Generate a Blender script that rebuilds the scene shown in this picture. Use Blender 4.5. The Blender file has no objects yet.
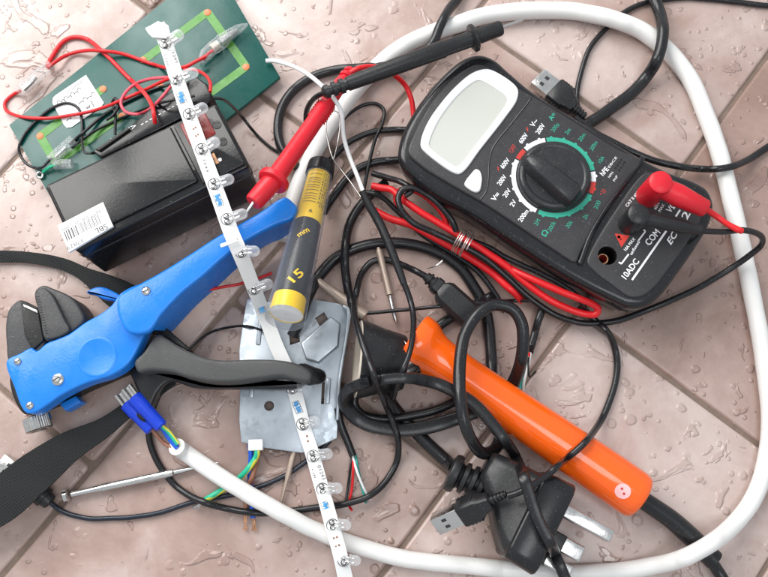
import bpy, bmesh, math, random
import numpy as np
from mathutils import Vector, Matrix, noise
random.seed(7)
S = 0.001                      # every length below is in millimetres
# ------------------------------------------------------------------ camera model
F, CX, CY, TILT, DIST = 823.0, 384.0, 288.5, math.radians(13), 362.0
CAM = Vector((0, -DIST*math.sin(TILT), DIST*math.cos(TILT)))
FWD = Vector((0, math.sin(TILT), -math.cos(TILT)))
UP = Vector((0, math.cos(TILT), math.sin(TILT)))
def P(u, v, z=0.0):
    r = Vector((1, 0, 0))*((u-CX)/F) + UP*(-(v-CY)/F) + FWD
    return CAM + r*((z-CAM.z)/r.z)
def MM(u, v, z=0.0):           # millimetres per photo pixel there
    return (P(u, v, z)-CAM).dot(FWD)/F

col = bpy.context.scene.collection
LOC = {}
# ------------------------------------------------------------------ materials
def new_mat(name):
    m = bpy.data.materials.new(name); m.use_nodes = True
    n = m.node_tree.nodes; l = m.node_tree.links
    return m, n, l, n['Principled BSDF']
def mat(name, rgb, rough=.5, metal=0., var=.12, vscale=120, bump=.15, bscale=900, rvar=.12, spec=.5,
        trans=0., coat=0., alpha=1., ior=1.45, sss=0.):
    m, n, l, b = new_mat(name)
    tc = n.new('ShaderNodeTexCoord')
    nz = n.new('ShaderNodeTexNoise'); nz.inputs['Scale'].default_value = vscale; nz.inputs['Detail'].default_value = 5
    nz.inputs['Roughness'].default_value = .62
    l.new(tc.outputs['Object'], nz.inputs['Vector'])
    mx = n.new('ShaderNodeMix'); mx.data_type = 'RGBA'
    c = Vector(rgb)
    mx.inputs[6].default_value = (*[min(1, x*(1-var)) for x in c], 1)
    mx.inputs[7].default_value = (*[min(1, x*(1+var)) for x in c], 1)
    l.new(nz.outputs['Fac'], mx.inputs[0]); l.new(mx.outputs[2], b.inputs['Base Color'])
    mr = n.new('ShaderNodeMapRange'); mr.inputs[1].default_value = .3; mr.inputs[2].default_value = .7
    mr.inputs[3].default_value = max(.02, rough-rvar); mr.inputs[4].default_value = min(1, rough+rvar)
    n2 = n.new('ShaderNodeTexNoise'); n2.inputs['Scale'].default_value = vscale*2.3; n2.inputs['Detail'].default_value = 6
    l.new(tc.outputs['Object'], n2.inputs['Vector'])
    l.new(n2.outputs['Fac'], mr.inputs[0]); l.new(mr.outputs[0], b.inputs['Roughness'])
    if not trans and max(rgb) < .4 or metal:
        vo = n.new('ShaderNodeTexNoise'); vo.inputs['Scale'].default_value = 1500; vo.inputs['Detail'].default_value = 1
        l.new(tc.outputs['Object'], vo.inputs['Vector'])
        dm = n.new('ShaderNodeMapRange'); dm.inputs[1].default_value = .69; dm.inputs[2].default_value = .76; dm.inputs[3].default_value = 0; dm.inputs[4].default_value = .55
        l.new(vo.outputs['Fac'], dm.inputs[0])
        dz = n.new('ShaderNodeMath'); dz.operation = 'MULTIPLY'; l.new(dm.outputs[0], dz.inputs[0]); l.new(nz.outputs['Fac'], dz.inputs[1])
        dx = n.new('ShaderNodeMix'); dx.data_type = 'RGBA'; dx.inputs[7].default_value = (.3, .28, .27, 1)
        l.new(dz.outputs[0], dx.inputs[0]); l.new(mx.outputs[2], dx.inputs[6]); l.new(dx.outputs[2], b.inputs['Base Color'])
    b.inputs['Metallic'].default_value = metal
    b.inputs['Specular IOR Level'].default_value = spec
    b.inputs['IOR'].default_value = ior
    b.inputs['Transmission Weight'].default_value = trans
    b.inputs['Coat Weight'].default_value = coat
    b.inputs['Alpha'].default_value = alpha
    if sss:
        b.inputs['Subsurface Weight'].default_value = sss; b.inputs['Subsurface Scale'].default_value = .002
    if bump:
        n3 = n.new('ShaderNodeTexNoise'); n3.inputs['Scale'].default_value = bscale; n3.inputs['Detail'].default_value = 3
        l.new(tc.outputs['Object'], n3.inputs['Vector'])
        bp = n.new('ShaderNodeBump'); bp.inputs['Strength'].default_value = bump; bp.inputs['Distance'].default_value = .0004
        l.new(n3.outputs['Fac'], bp.inputs['Height']); l.new(bp.outputs[0], b.inputs['Normal'])
    return m
M = {}
M['rubber'] = mat('black_rubber', (.011, .011, .0128), .28, bump=.06, rvar=.045, vscale=60)
M['rubber_soft'] = mat('soft_black_rubber', (.0145, .015, .0165), .38, bump=.12, rvar=.06)
M['pvc_blue'] = mat('blue_black_jacket', (.01, .015, .027), .3, rvar=.05)
M['case'] = mat('battery_case', (.0095, .0095, .0105), .2, var=.4, vscale=18, bump=.06, rvar=.07)
M['white'] = mat('white_sheath', (.77, .76, .74), .38, var=.07, vscale=45, bump=.12, bscale=500)
M['thinwhite'] = mat('white_wire', (.82, .82, .82), .35, var=.03)
M['red'] = mat('red_plastic', (.62, .012, .025), .4, var=.08, sss=.05)
M['redwire'] = mat('red_wire', (.68, .015, .02), .33, var=.08)
M['orange'] = mat('orange_plastic', (.93, .125, .008), .13, var=.05, bump=.03, bscale=300, rvar=.04, coat=.3)
M['blue'] = mat('blue_enamel', (.012, .2, .7), .3, var=.1, vscale=60, bump=.15, bscale=900)
M['bluewire'] = mat('blue_wire', (.01, .1, .6), .35)
M['bluecrimp'] = mat('blue_crimp', (.01, .05, .55), .28)
M['brownwire'] = mat('brown_wire', (.3, .13, .08), .4)
M['green'] = mat('green_wire', (.02, .42, .22), .38)
M['yellow'] = mat('yellow_print', (.9, .58, .012), .35, var=.05)
M['teal'] = mat('teal_wire', (.03, .32, .27), .4)
M['copper'] = mat('copper_strands', (.62, .34, .2), .35, metal=.9, bscale=2500, bump=.5)
M['steel'] = mat('bright_steel', (.6, .59, .58), .24, metal=1, var=.08, bump=.1)
M['nickel'] = mat('nickel', (.6, .59, .57), .24, metal=1, var=.06, bump=.15)
M['tan'] = mat('brass_knurl', (.5, .4, .33), .45, metal=.6)
M['jaw'] = mat('dark_jaw', (.05, .05, .052), .45, var=.2, vscale=300, bump=.35, bscale=2200)
M['grip'] = mat('grey_grip', (.062, .062, .062), .5, var=.1, bump=.3, bscale=2200)
M['panel'] = mat('meter_panel', (.032, .031, .033), .4, var=.06, bump=.3, bscale=2600)
M['holster'] = mat('meter_holster', (.011, .011, .013), .22, var=.1, rvar=.05, bump=.05)
M['knob'] = mat('dial_plastic', (.022, .023, .025), .3, var=.08, bump=.15)
M['bezel'] = mat('white_bezel', (.82, .82, .82), .3, var=.02, bump=.04)
M['printwhite'] = mat('white_print', (.82, .82, .84), .5, var=.03)
M['printgreen'] = mat('green_print', (.03, .36, .25), .5, var=.04)
M['printred'] = mat('red_print', (.55, .04, .03), .5, var=.04)
M['printgrey'] = mat('grey_print', (.16, .16, .18), .6, var=.2)
M['printblue'] = mat('blue_print', (.03, .28, .62), .5, var=.3, vscale=900)
M['ink'] = mat('black_ink', (.03, .03, .035), .5)
M['black'] = mat('deep_black', (.006, .006, .006), .45)
M['paper'] = mat('white_paper', (.8, .8, .79), .55, var=.03)
M['flex'] = mat('strip_film', (.8, .8, .79), .38, var=.03)
M['clear'] = mat('clear_resin', (.97, .98, 1.0), .05, trans=.93, var=.0, rvar=.02, bump=.1, ior=1.42)
M['clearfilm'] = mat('clear_sleeve', (.95, .96, .97), .14, trans=.75, var=.03, rvar=.1, bump=.9, bscale=350, ior=1.35)
M['pcb'] = mat('green_board', (.002, .075, .062), .3, var=.16, vscale=30, bump=.05)
M['trace'] = mat('board_trace', (.075, .26, .035), .35, var=.1)
M['pad'] = mat('copper_pad', (.62, .2, .075), .4)
M['pinkwire'] = mat('pink_red_wire', (.72, .09, .13), .35)
M['tie'] = mat('tie_wire', (.75, .62, .58), .25, metal=.9)
M['darkred'] = mat('dark_red_vent', (.2, .008, .006), .25)
M['pink'] = mat('pink_rubber', (.9, .5, .5), .4)
M['cream'] = mat('cream_rim', (.62, .55, .46), .5)
M['darkprint'] = mat('label_dark', (.016, .016, .013), .35)

def web_mat():                  # woven webbing
    m, n, l, b = new_mat('black_webbing')
    tc = n.new('ShaderNodeTexCoord'); mp = n.new('ShaderNodeMapping'); mp.inputs['Rotation'].default_value = (0, 0, .6)
    l.new(tc.outputs['Object'], mp.inputs[0])
    w1 = n.new('ShaderNodeTexWave'); w1.inputs['Scale'].default_value = 330; w1.inputs['Distortion'].default_value = .6
    w2 = n.new('ShaderNodeTexWave'); w2.inputs['Scale'].default_value = 330; w2.bands_direction = 'Y'; w2.inputs['Distortion'].default_value = .6
    l.new(mp.outputs[0], w1.inputs[0]); l.new(mp.outputs[0], w2.inputs[0])
    a = n.new('ShaderNodeMath'); a.operation = 'MULTIPLY'
    l.new(w1.outputs['Fac'], a.inputs[0]); l.new(w2.outputs['Fac'], a.inputs[1])
    r = n.new('ShaderNodeMix'); r.data_type = 'RGBA'
    r.inputs[6].default_value = (.005, .006, .006, 1); r.inputs[7].default_value = (.022, .026, .027, 1)
    l.new(a.outputs[0], r.inputs[0]); l.new(r.outputs[2], b.inputs['Base Color'])
    b.inputs['Roughness'].default_value = .8
    bp = n.new('ShaderNodeBump'); bp.inputs['Strength'].default_value = .8; bp.inputs['Distance'].default_value = .0005
    l.new(a.outputs[0], bp.inputs['Height']); l.new(bp.outputs[0], b.inputs['Normal'])
    return m
M['web'] = web_mat()

def lcd_mat():
    m, n, l, b = new_mat('lcd_glass')
    tc = n.new('ShaderNodeTexCoord')
    nz = n.new('ShaderNodeTexNoise'); nz.inputs['Scale'].default_value = 25; nz.inputs['Detail'].default_value = 1
    l.new(tc.outputs['Object'], nz.inputs[0])
    r = n.new('ShaderNodeMix'); r.data_type = 'RGBA'
    r.inputs[6].default_value = (.46, .47, .42, 1); r.inputs[7].default_value = (.56, .57, .53, 1)
    l.new(nz.outputs['Fac'], r.inputs[0]); l.new(r.outputs[2], b.inputs['Base Color'])
    b.inputs['Roughness'].default_value = .3; b.inputs['Coat Weight'].default_value = .6
    return m
M['lcd'] = lcd_mat()

def galv_mat():
    m, n, l, b = new_mat('galvanised_sheet')
    tc = n.new('ShaderNodeTexCoord')
    v = n.new('ShaderNodeTexVoronoi'); v.inputs['Scale'].default_value = 520
    nz = n.new('ShaderNodeTexNoise'); nz.inputs['Scale'].default_value = 60; nz.inputs['Detail'].default_value = 5
    l.new(tc.outputs['Object'], v.inputs['Vector']); l.new(tc.outputs['Object'], nz.inputs['Vector'])
    r = n.new('ShaderNodeMix'); r.data_type = 'RGBA'
    r.inputs[6].default_value = (.25, .29, .33, 1); r.inputs[7].default_value = (.55, .59, .63, 1)
    l.new(nz.outputs['Fac'], r.inputs[0]); l.new(r.outputs[2], b.inputs['Base Color'])
    b.inputs['Metallic'].default_value = .75
    mr = n.new('ShaderNodeMapRange'); mr.inputs[3].default_value = .28; mr.inputs[4].default_value = .5
    l.new(v.outputs['Color'], mr.inputs[0]); l.new(mr.outputs[0], b.inputs['Roughness'])
    return m
M['galv'] = galv_mat()

def stripe_wire_mat():          # green wire with a yellow stripe running along it
    m, n, l, b = new_mat('green_yellow_wire')
    tc = n.new('ShaderNodeTexCoord'); sp = n.new('ShaderNodeSeparateXYZ')
    l.new(tc.outputs['Normal'], sp.inputs[0])
    g = n.new('ShaderNodeMath'); g.operation = 'GREATER_THAN'; g.inputs[1].default_value = .35
    l.new(sp.outputs['X'], g.inputs[0])
    r = n.new('ShaderNodeMix'); r.data_type = 'RGBA'
    r.inputs[6].default_value = (.02, .45, .27, 1); r.inputs[7].default_value = (.75, .72, .08, 1)
    l.new(g.outputs[0], r.inputs[0]); l.new(r.outputs[2], b.inputs['Base Color'])
    b.inputs['Roughness'].default_value = .38
    return m
M['gy'] = stripe_wire_mat()

def tile_mat():
    m, n, l, b = new_mat('wet_pink_tile')
    N = n.new; tc = N('ShaderNodeTexCoord'); geo = N('ShaderNodeNewGeometry')
    def noise_(scale, det=4, dist=0., rough=.5, vec=None):
        x = N('ShaderNodeTexNoise'); x.inputs['Scale'].default_value = scale; x.inputs['Detail'].default_value = det
        x.inputs['Distortion'].default_value = dist; x.inputs['Roughness'].default_value = rough
        l.new(vec or tc.outputs['Object'], x.inputs['Vector']); return x.outputs['Fac']
    def math_(op, a, c=None, d=None):
        x = N('ShaderNodeMath'); x.operation = op
        for i, q in enumerate((a, c, d)):
            if q is None: continue
            if isinstance(q, (int, float)): x.inputs[i].default_value = q
            else: l.new(q, x.inputs[i])
        return x.outputs[0]
    def ss(a, lo, hi, o0=0., o1=1.):
        x = N('ShaderNodeMapRange'); x.interpolation_type = 'SMOOTHSTEP'
        x.inputs[1].default_value = lo; x.inputs[2].default_value = hi; x.inputs[3].default_value = o0; x.inputs[4].default_value = o1
        l.new(a, x.inputs[0]); return x.outputs[0]
    # marbled pink glaze
    r = N('ShaderNodeValToRGB'); e = r.color_ramp.elements
    e[0].position = .28; e[0].color = (.275, .178, .148, 1); e[1].position = .74; e[1].color = (.56, .452, .418, 1)
    k = r.color_ramp.elements.new(.5); k.color = (.405, .288, .25, 1)
    a = noise_(22, 7, .5, .6); rnd = math_('MULTIPLY_ADD', geo.outputs['Random Per Island'], .3, -.15)
    l.new(math_('ADD', a, rnd), r.inputs[0])
    # mottle
    mot = ss(noise_(260, 6, 0, .7), .35, .7)
    mm = N('ShaderNodeMix'); mm.data_type = 'RGBA'; mm.blend_type = 'MULTIPLY'
    mm.inputs[0].default_value = .2
    l.new(r.outputs[0], mm.inputs[6])
    cr = N('ShaderNodeValToRGB'); cr.color_ramp.elements[0].color = (.72, .66, .64, 1); cr.color_ramp.elements[1].color = (1, 1, 1, 1)
    l.new(mot, cr.inputs[0]); l.new(cr.outputs[0], mm.inputs[7])
    # water: puddles with a raised rim, runs, and round drops
    n1 = noise_(48, 3.5, 1.2, .5)
    pud = ss(n1, .605, .655)
    n2 = noise_(95, 3, .7, .5)
    pud2 = ss(n2, .665, .70)
    def drops(scale, lo, soft):
        vo = N('ShaderNodeTexVoronoi'); vo.inputs['Scale'].default_value = scale; vo.inputs['Randomness'].default_value = .9
        wv = N('ShaderNodeTexNoise'); wv.inputs['Scale'].default_value = scale*1.1
        l.new(tc.outputs['Object'], wv.inputs['Vector'])
        vm = N('ShaderNodeVectorMath'); vm.operation = 'SCALE'; vm.inputs['Scale'].default_value = .35/scale
        l.new(wv.outputs['Color'], vm.inputs[0])
        va = N('ShaderNodeVectorMath'); va.operation = 'ADD'
        l.new(tc.outputs['Object'], va.inputs[0]); l.new(vm.outputs[0], va.inputs[1])
        l.new(va.outputs[0], vo.inputs['Vector'])
        sx = N('ShaderNodeSeparateColor'); l.new(vo.outputs['Color'], sx.inputs[0])
        rad = ss(sx.outputs[0], lo, 1., 0., .36)
        d = math_('SUBTRACT', rad, vo.outputs['Distance'])
        return ss(d, 0., soft)
    zone = ss(noise_(13, 2, .3), .38, .48)
    dr = math_('MAXIMUM', drops(130, .22, .16), math_('MULTIPLY', drops(250, .3, .16), .7))
    dr = math_('MULTIPLY', dr, zone)
    wat = math_('MAXIMUM', math_('MAXIMUM', pud, pud2), dr)
    dk = N('ShaderNodeMix'); dk.data_type = 'RGBA'; dk.blend_type = 'MULTIPLY'
    l.new(math_('MULTIPLY', wat, .7), dk.inputs[0]); l.new(mm.outputs[2], dk.inputs[6]); dk.inputs[7].default_value = (.86, .82, .8, 1)
    l.new(dk.outputs[2], b.inputs['Base Color'])
    rg = ss(wat, 0., 1., .38, .24); l.new(rg, b.inputs['Roughness'])
    b.inputs['Coat Roughness'].default_value = .16
    l.new(math_('MULTIPLY_ADD', wat, .4, .35), b.inputs['Coat Weight'])
    bb = N('ShaderNodeBump'); bb.inputs['Strength'].default_value = .6; bb.inputs['Distance'].default_value = .0008
    l.new(math_('ADD', math_('MULTIPLY', noise_(120, 4), .5), math_('MULTIPLY', wat, 1.2)), bb.inputs['Height']); l.new(bb.outputs[0], b.inputs['Normal'])
    bc = N('ShaderNodeBump'); bc.inputs['Strength'].default_value = 1.; bc.inputs['Distance'].default_value = .001
    l.new(math_('ADD', wat, math_('MULTIPLY', noise_(70, 2), .5)), bc.inputs['Height']); l.new(bc.outputs[0], b.inputs['Coat Normal'])
    return m
M['tile'] = tile_mat()
M['grout'] = mat('grout', (.2, .145, .115), .8, var=.4, vscale=160, bump=.8, bscale=700)

def film_mat(name, rgb, fac, rough, bump=0., bscale=350):   # thin clear plastic: mostly see-through, glossy skin
    m, n, l, b = new_mat(name); out = n['Material Output']
    b.inputs['Base Color'].default_value = (*rgb, 1); b.inputs['Roughness'].default_value = rough; b.inputs['Coat Weight'].default_value = .5
    tr = n.new('ShaderNodeBsdfTransparent'); mx = n.new('ShaderNodeMixShader'); lw = n.new('ShaderNodeLayerWeight'); lw.inputs['Blend'].default_value = .35
    mr = n.new('ShaderNodeMapRange'); mr.inputs[3].default_value = fac; mr.inputs[4].default_value = min(1, fac+.6)
    tc = n.new('ShaderNodeTexCoord'); nz = n.new('ShaderNodeTexNoise'); nz.inputs['Scale'].default_value = bscale; nz.inputs['Detail'].default_value = 4
    l.new(tc.outputs['Object'], nz.inputs['Vector'])
    if bump:
        bp = n.new('ShaderNodeBump'); bp.inputs['Strength'].default_value = bump; bp.inputs['Distance'].default_value = .001
        l.new(nz.outputs['Fac'], bp.inputs['Height']); l.new(bp.outputs[0], b.inputs['Normal']); l.new(bp.outputs[0], lw.inputs['Normal'])
    l.new(lw.outputs['Facing'], mr.inputs[0]); l.new(mr.outputs[0], mx.inputs[0])
    l.new(tr.outputs[0], mx.inputs[1]); l.new(b.outputs[0], mx.inputs[2]); l.new(mx.outputs[0], out.inputs['Surface'])
    return m
M['clear'] = film_mat('clear_resin', (.85, .87, .9), .16, .06, .15)
M['shell'] = film_mat('clear_tube', (.3, .33, .4), .03, .05, .05, 60)
M['clearfilm'] = film_mat('clear_sleeve', (.62, .63, .64), .14, .1, 1.0, 420)
WORLD, KEY, FILL, EXPO = .6, 5.4, 3.0, .21
# ------------------------------------------------------------------ mesh builder
class MB:
    def __init__(s): s.v = []; s.f = []; s.m = []; s.mats = []; s.flat = set()
    def mi(s, m):
        if m not in s.mats: s.mats.append(m)
        return s.mats.index(m)
    def add(s, vs, fs, m):
        k = len(s.v); i = s.mi(m); s.v += [Vector(x) for x in vs]
        for f in fs: s.f.append([k+a for a in f]); s.m.append(i)
        return s
    # swept tube (round, or any cross-section)
    def tube(s, pts, r, m, sides=14, cap=True, closed=False, sec=None, upv=None, round_end=False):
        n = len(pts); rr = r if isinstance(r, (list, tuple)) else [r]*n
        pts = [Vector(p) for p in pts]
        if round_end and not closed:
            t0 = (pts[0]-pts[1]).normalized(); t1 = (pts[-1]-pts[-2]).normalized()
            a = [(pts[0]+t0*rr[0]*.85, rr[0]*.4), (pts[0]+t0*rr[0]*.55, rr[0]*.8)]
            b = [(pts[-1]+t1*rr[-1]*.55, rr[-1]*.8), (pts[-1]+t1*rr[-1]*.85, rr[-1]*.4)]
            pts = [x[0] for x in a]+pts+[x[0] for x in b]; rr = [x[1] for x in a]+list(rr)+[x[1] for x in b]; n = len(pts)
        tang = []
        for i in range(n):
            if closed: t = pts[(i+1) % n]-pts[i-1]
            else: t = pts[min(i+1, n-1)]-pts[max(i-1, 0)]
            tang.append(t.normalized() if t.length > 1e-9 else Vector((1, 0, 0)))
        nrm = Vector(upv) if upv is not None else Vector((0, 0, 1))
        if abs(nrm.dot(tang[0])) > .95: nrm = Vector((0, 1, 0))
        vs = []
        sec = sec or [(math.cos(2*math.pi*k/sides), math.sin(2*math.pi*k/sides)) for k in range(sides)]
        c = len(sec); base = nrm.copy()
        for i in range(n):
            if upv is not None: nrm = base.copy()
            nrm = (nrm-tang[i]*nrm.dot(tang[i])).normalized()
            bi = tang[i].cross(nrm)
            for (a, b) in sec: vs.append(pts[i]+bi*(a*rr[i])+nrm*(b*rr[i]))
        fs = []
        for i in range(n if closed else n-1):
            j = (i+1) % n
            for k in range(c): fs.append([i*c+k, i*c+(k+1) % c, j*c+(k+1) % c, j*c+k])
        if cap and not closed: fs.append(list(range(c))[::-1]); fs.append([(n-1)*c+k for k in range(c)])
        return s.add(vs, fs, m)
    def lathe(s, p0, axis, prof, m, sides=32, cap=True, start=None):
        axis = Vector(axis).normalized(); p0 = Vector(p0)
        a = Vector((0, 0, 1)) if abs(axis.z) < .9 else Vector((1, 0, 0))
        x = a.cross(axis).normalized(); y = axis.cross(x)
        vs = []
        for (t, r) in prof:
            for k in range(sides):
                w = 2*math.pi*k/sides; vs.append(p0+axis*t+x*(r*math.cos(w))+y*(r*math.sin(w)))
        fs = []
        for i in range(len(prof)-1):
            for k in range(sides): fs.append([i*sides+k, i*sides+(k+1) % sides, (i+1)*sides+(k+1) % sides, (i+1)*sides+k])
        if cap: fs.append(list(range(sides))[::-1]); fs.append([(len(prof)-1)*sides+k for k in range(sides)])
        return s.add(vs, fs, m)
    # upright prism over an outline (list of world xy), rounded top and bottom rim
    def prism(s, out, z0, z1, m, bev=.6, seg=3, botbev=0., mt=None, taper=0.):
        out = [Vector((p[0], p[1])) for p in out]; n = len(out)
        ar = sum(out[i].x*out[(i+1) % n].y-out[(i+1) % n].x*out[i].y for i in range(n))
        if ar < 0: out = out[::-1]
        nm = []
        for i in range(n):
            a = (out[i]-out[i-1]); b = (out[(i+1) % n]-out[i])
            a = a.normalized() if a.length > 1e-9 else b.normalized(); b = b.normalized() if b.length > 1e-9 else a
            t = (a+b); t = t.normalized() if t.length > 1e-6 else a
            q = Vector((t.y, -t.x)); k = 1/max(.6, q.dot(Vector((a.y, -a.x)))); nm.append(q*k)
        rings = []
        if botbev:
            for j in range(seg): w = math.pi/2*j/seg; rings.append((z0+botbev*(1-math.sin(w)) if False else z0+botbev*(math.sin(w)), botbev*(1-math.sin(w)) if False else botbev*(1-math.sin(w))))
            rings = [(z0+botbev*(1-math.cos(math.pi/2*j/seg)), botbev*(1-math.sin(math.pi/2*j/seg))) for j in range(seg)]
            rings.append((z0+botbev, 0))
        elif taper: rings += [(z0, taper+.8), (z0+.8, taper), (z1-bev-7, taper*.12)]
        else: rings.append((z0, 0))
        if bev:
            for j in range(seg+1): w = math.pi/2*j/seg; rings.append((z1-bev+bev*math.sin(w), bev*(1-math.cos(w))))
        else: rings.append((z1, 0))
        vs = []
        for (z, ins) in rings:
            for i in range(n): p = out[i]-nm[i]*ins; vs.append((p.x, p.y, z))
        fs = []
        for r in range(len(rings)-1):
            for i in range(n): fs.append([r*n+i, r*n+(i+1) % n, (r+1)*n+(i+1) % n, (r+1)*n+i])
        fs.append(list(range(n))[::-1])
        s.add(vs, fs, m)
        k = len(s.v); top = [k-n+i for i in range(n)]
        s.flat.add(len(s.f)); s.f.append(top); s.m.append(s.mi(mt or m))
        return s
    def rbox(s, mtx, sx, sy, sz, m, bev=.5, seg=3):
        bm = bmesh.new(); bmesh.ops.create_cube(bm, size=1)
        bmesh.ops.scale(bm, vec=(sx, sy, sz), verts=bm.verts)
        if bev: bmesh.ops.bevel(bm, geom=bm.edges[:], offset=bev, segments=seg, profile=.5, affect='EDGES')
        vs = [mtx @ v.co for v in bm.verts]; bm.verts.index_update()
        fs = [[v.index for v in f.verts] for f in bm.faces]; bm.free()
        return s.add(vs, fs, m)
    def text(s, txt, p0, p1, h, m, up=Vector((0, 0, 1)), off=.015, shear=0., wrap=None, stretch=True):
        tv, tf, w = glyphs(txt, off, shear)
        p0 = Vector(p0); p1 = Vector(p1); x = (p1-p0); L = x.length; x.normalize(); y = up.cross(x).normalized()
        sc = L/w if stretch else h/.7
        vs = [p0+x*(a*sc)+y*(b*h/.7) for a, b in tv]
        if wrap: vs = [wrap(q) for q in vs]
        return s.add(vs, tf, m)
    def build(s, name, parent=None, label=None, cat=None, group=None, kind=None, ang=38):
        xs = [v.x for v in s.v]; ys = [v.y for v in s.v]; zs = [v.z for v in s.v]
        org = Vector(((min(xs)+max(xs))/2, (min(ys)+max(ys))/2, min(zs)))
        me = bpy.data.meshes.new(name)
        me.from_pydata([(v-org)*S for v in s.v], [], s.f); me.validate()
        for m in s.mats: me.materials.append(m)
        if len(me.polygons) == len(s.m): me.polygons.foreach_set('material_index', s.m)
        me.polygons.foreach_set('use_smooth', [i not in s.flat for i in range(len(me.polygons))]); me.update()
        me.set_sharp_from_angle(angle=math.radians(ang))
        o = bpy.data.objects.new(name, me); col.objects.link(o); LOC[o.name] = org
        o.location = (org-(LOC[parent.name] if parent else Vector()))*S
        if parent: o.parent = parent
        return tag(o, label, cat, group, kind)
def tag(o, label=None, cat=None, group=None, kind=None):
    if label: o['label'] = label
    if cat: o['category'] = cat
    if group: o['group'] = group
    if kind: o['kind'] = kind
    return o
def thing(name, loc, label, cat, group=None):
    o = bpy.data.objects.new(name, None); col.objects.link(o); LOC[o.name] = Vector(loc)
    o.location = Vector(loc)*S; o.empty_display_size = .01
    return tag(o, label, cat, group)
def copy_part(o, parent, mtx_from, mtx_to): pass
_gc = {}
def glyphs(txt, off, shear):
    k = (txt, off, shear)
    if k in _gc: return _gc[k]
    c = bpy.data.curves.new('lettering', 'FONT'); c.body = txt; c.offset = off; c.shear = shear; c.resolution_u = 3; c.fill_mode = 'FRONT'
    o = bpy.data.objects.new('lettering', c); col.objects.link(o)
    bpy.context.view_layer.update()
    me = bpy.data.meshes.new_from_object(o.evaluated_get(bpy.context.evaluated_depsgraph_get()))
    tv = [(v.co.x, v.co.y) for v in me.vertices]; tf = [list(p.vertices) for p in me.polygons]
    x0 = min(a for a, b in tv); w = max(a for a, b in tv)-x0
    tv = [(a-x0, b) for a, b in tv]
    col.objects.unlink(o); bpy.data.objects.remove(o); bpy.data.curves.remove(c); bpy.data.meshes.remove(me)
    _gc[k] = (tv, tf, w); return _gc[k]

# ------------------------------------------------------------------ splines
def cr(pts, step=3.0, closed=False):     # Catmull-Rom through tuples, resampled
    n = len(pts); out = []
    if n < 3 and not closed:
        k = max(2, int(math.dist(pts[0][:2], pts[1][:2])/step))
        return [tuple(a+(b-a)*i/k for a, b in zip(pts[0], pts[1])) for i in range(k+1)]
    g = (lambda i: pts[i % n]) if closed else (lambda i: pts[max(0, min(n-1, i))] if 0 <= i < n else tuple(2*a-b for a, b in zip(pts[0 if i < 0 else -1], pts[1 if i < 0 else -2])))
    for i in range(n if closed else n-1):
        p0, p1, p2, p3 = g(i-1), g(i), g(i+1), g(i+2)
        d = max(1e-6, math.dist(p1[:2], p2[:2])); k = max(1, int(d/step+.5))
        t01 = math.dist(p0[:2], p1[:2])**.5+1e-3; t12 = d**.5+1e-3; t23 = math.dist(p2[:2], p3[:2])**.5+1e-3
        for j in range(k):
            t = j/k; r = []
            for a, b, c, e in zip(p0, p1, p2, p3):
                m1 = (c-b)+t12*((b-a)/t01-(c-a)/(t01+t12)); m2 = (c-b)+t12*((e-c)/t23-(e-b)/(t12+t23))
                r.append((2*b-2*c+m1+m2)*t**3+(-3*b+3*c-2*m1-m2)*t*t+m1*t+b)
            out.append(tuple(r))
    if not closed: out.append(tuple(pts[-1]))
    return out
def outline(px, z, smooth=True, step=3):
    q = cr([tuple(p) for p in px], step, True) if smooth else px
    return [P(u, v, z).xy for u, v in q]
# ------------------------------------------------------------------ height field in photo pixels: what already lies there
OFF = 80; HF = np.zeros((577+2*OFF, 768+2*OFF))
VV, UU = np.mgrid[0:HF.shape[0], 0:HF.shape[1]]
def raise_poly(px, z):
    inside = np.zeros(HF.shape, bool); n = len(px); x = UU-OFF; y = VV-OFF
    for i in range(n):
        x1, y1 = px[i]; x2, y2 = px[(i+1) % n]
        if y1 == y2: continue
        c = ((y1 > y) != (y2 > y)) & (x < (x2-x1)*(y-y1)/(y2-y1)+x1); inside ^= c
    HF[inside] = np.maximum(HF[inside], z)
def disc_idx(u, v, r):
    u0, u1 = int(u-r+OFF), int(u+r+OFF)+1; v0, v1 = int(v-r+OFF), int(v+r+OFF)+1
    u0 = max(0, u0); v0 = max(0, v0); u1 = min(HF.shape[1], u1); v1 = min(HF.shape[0], v1)
    return slice(v0, v1), slice(u0, u1)
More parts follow.
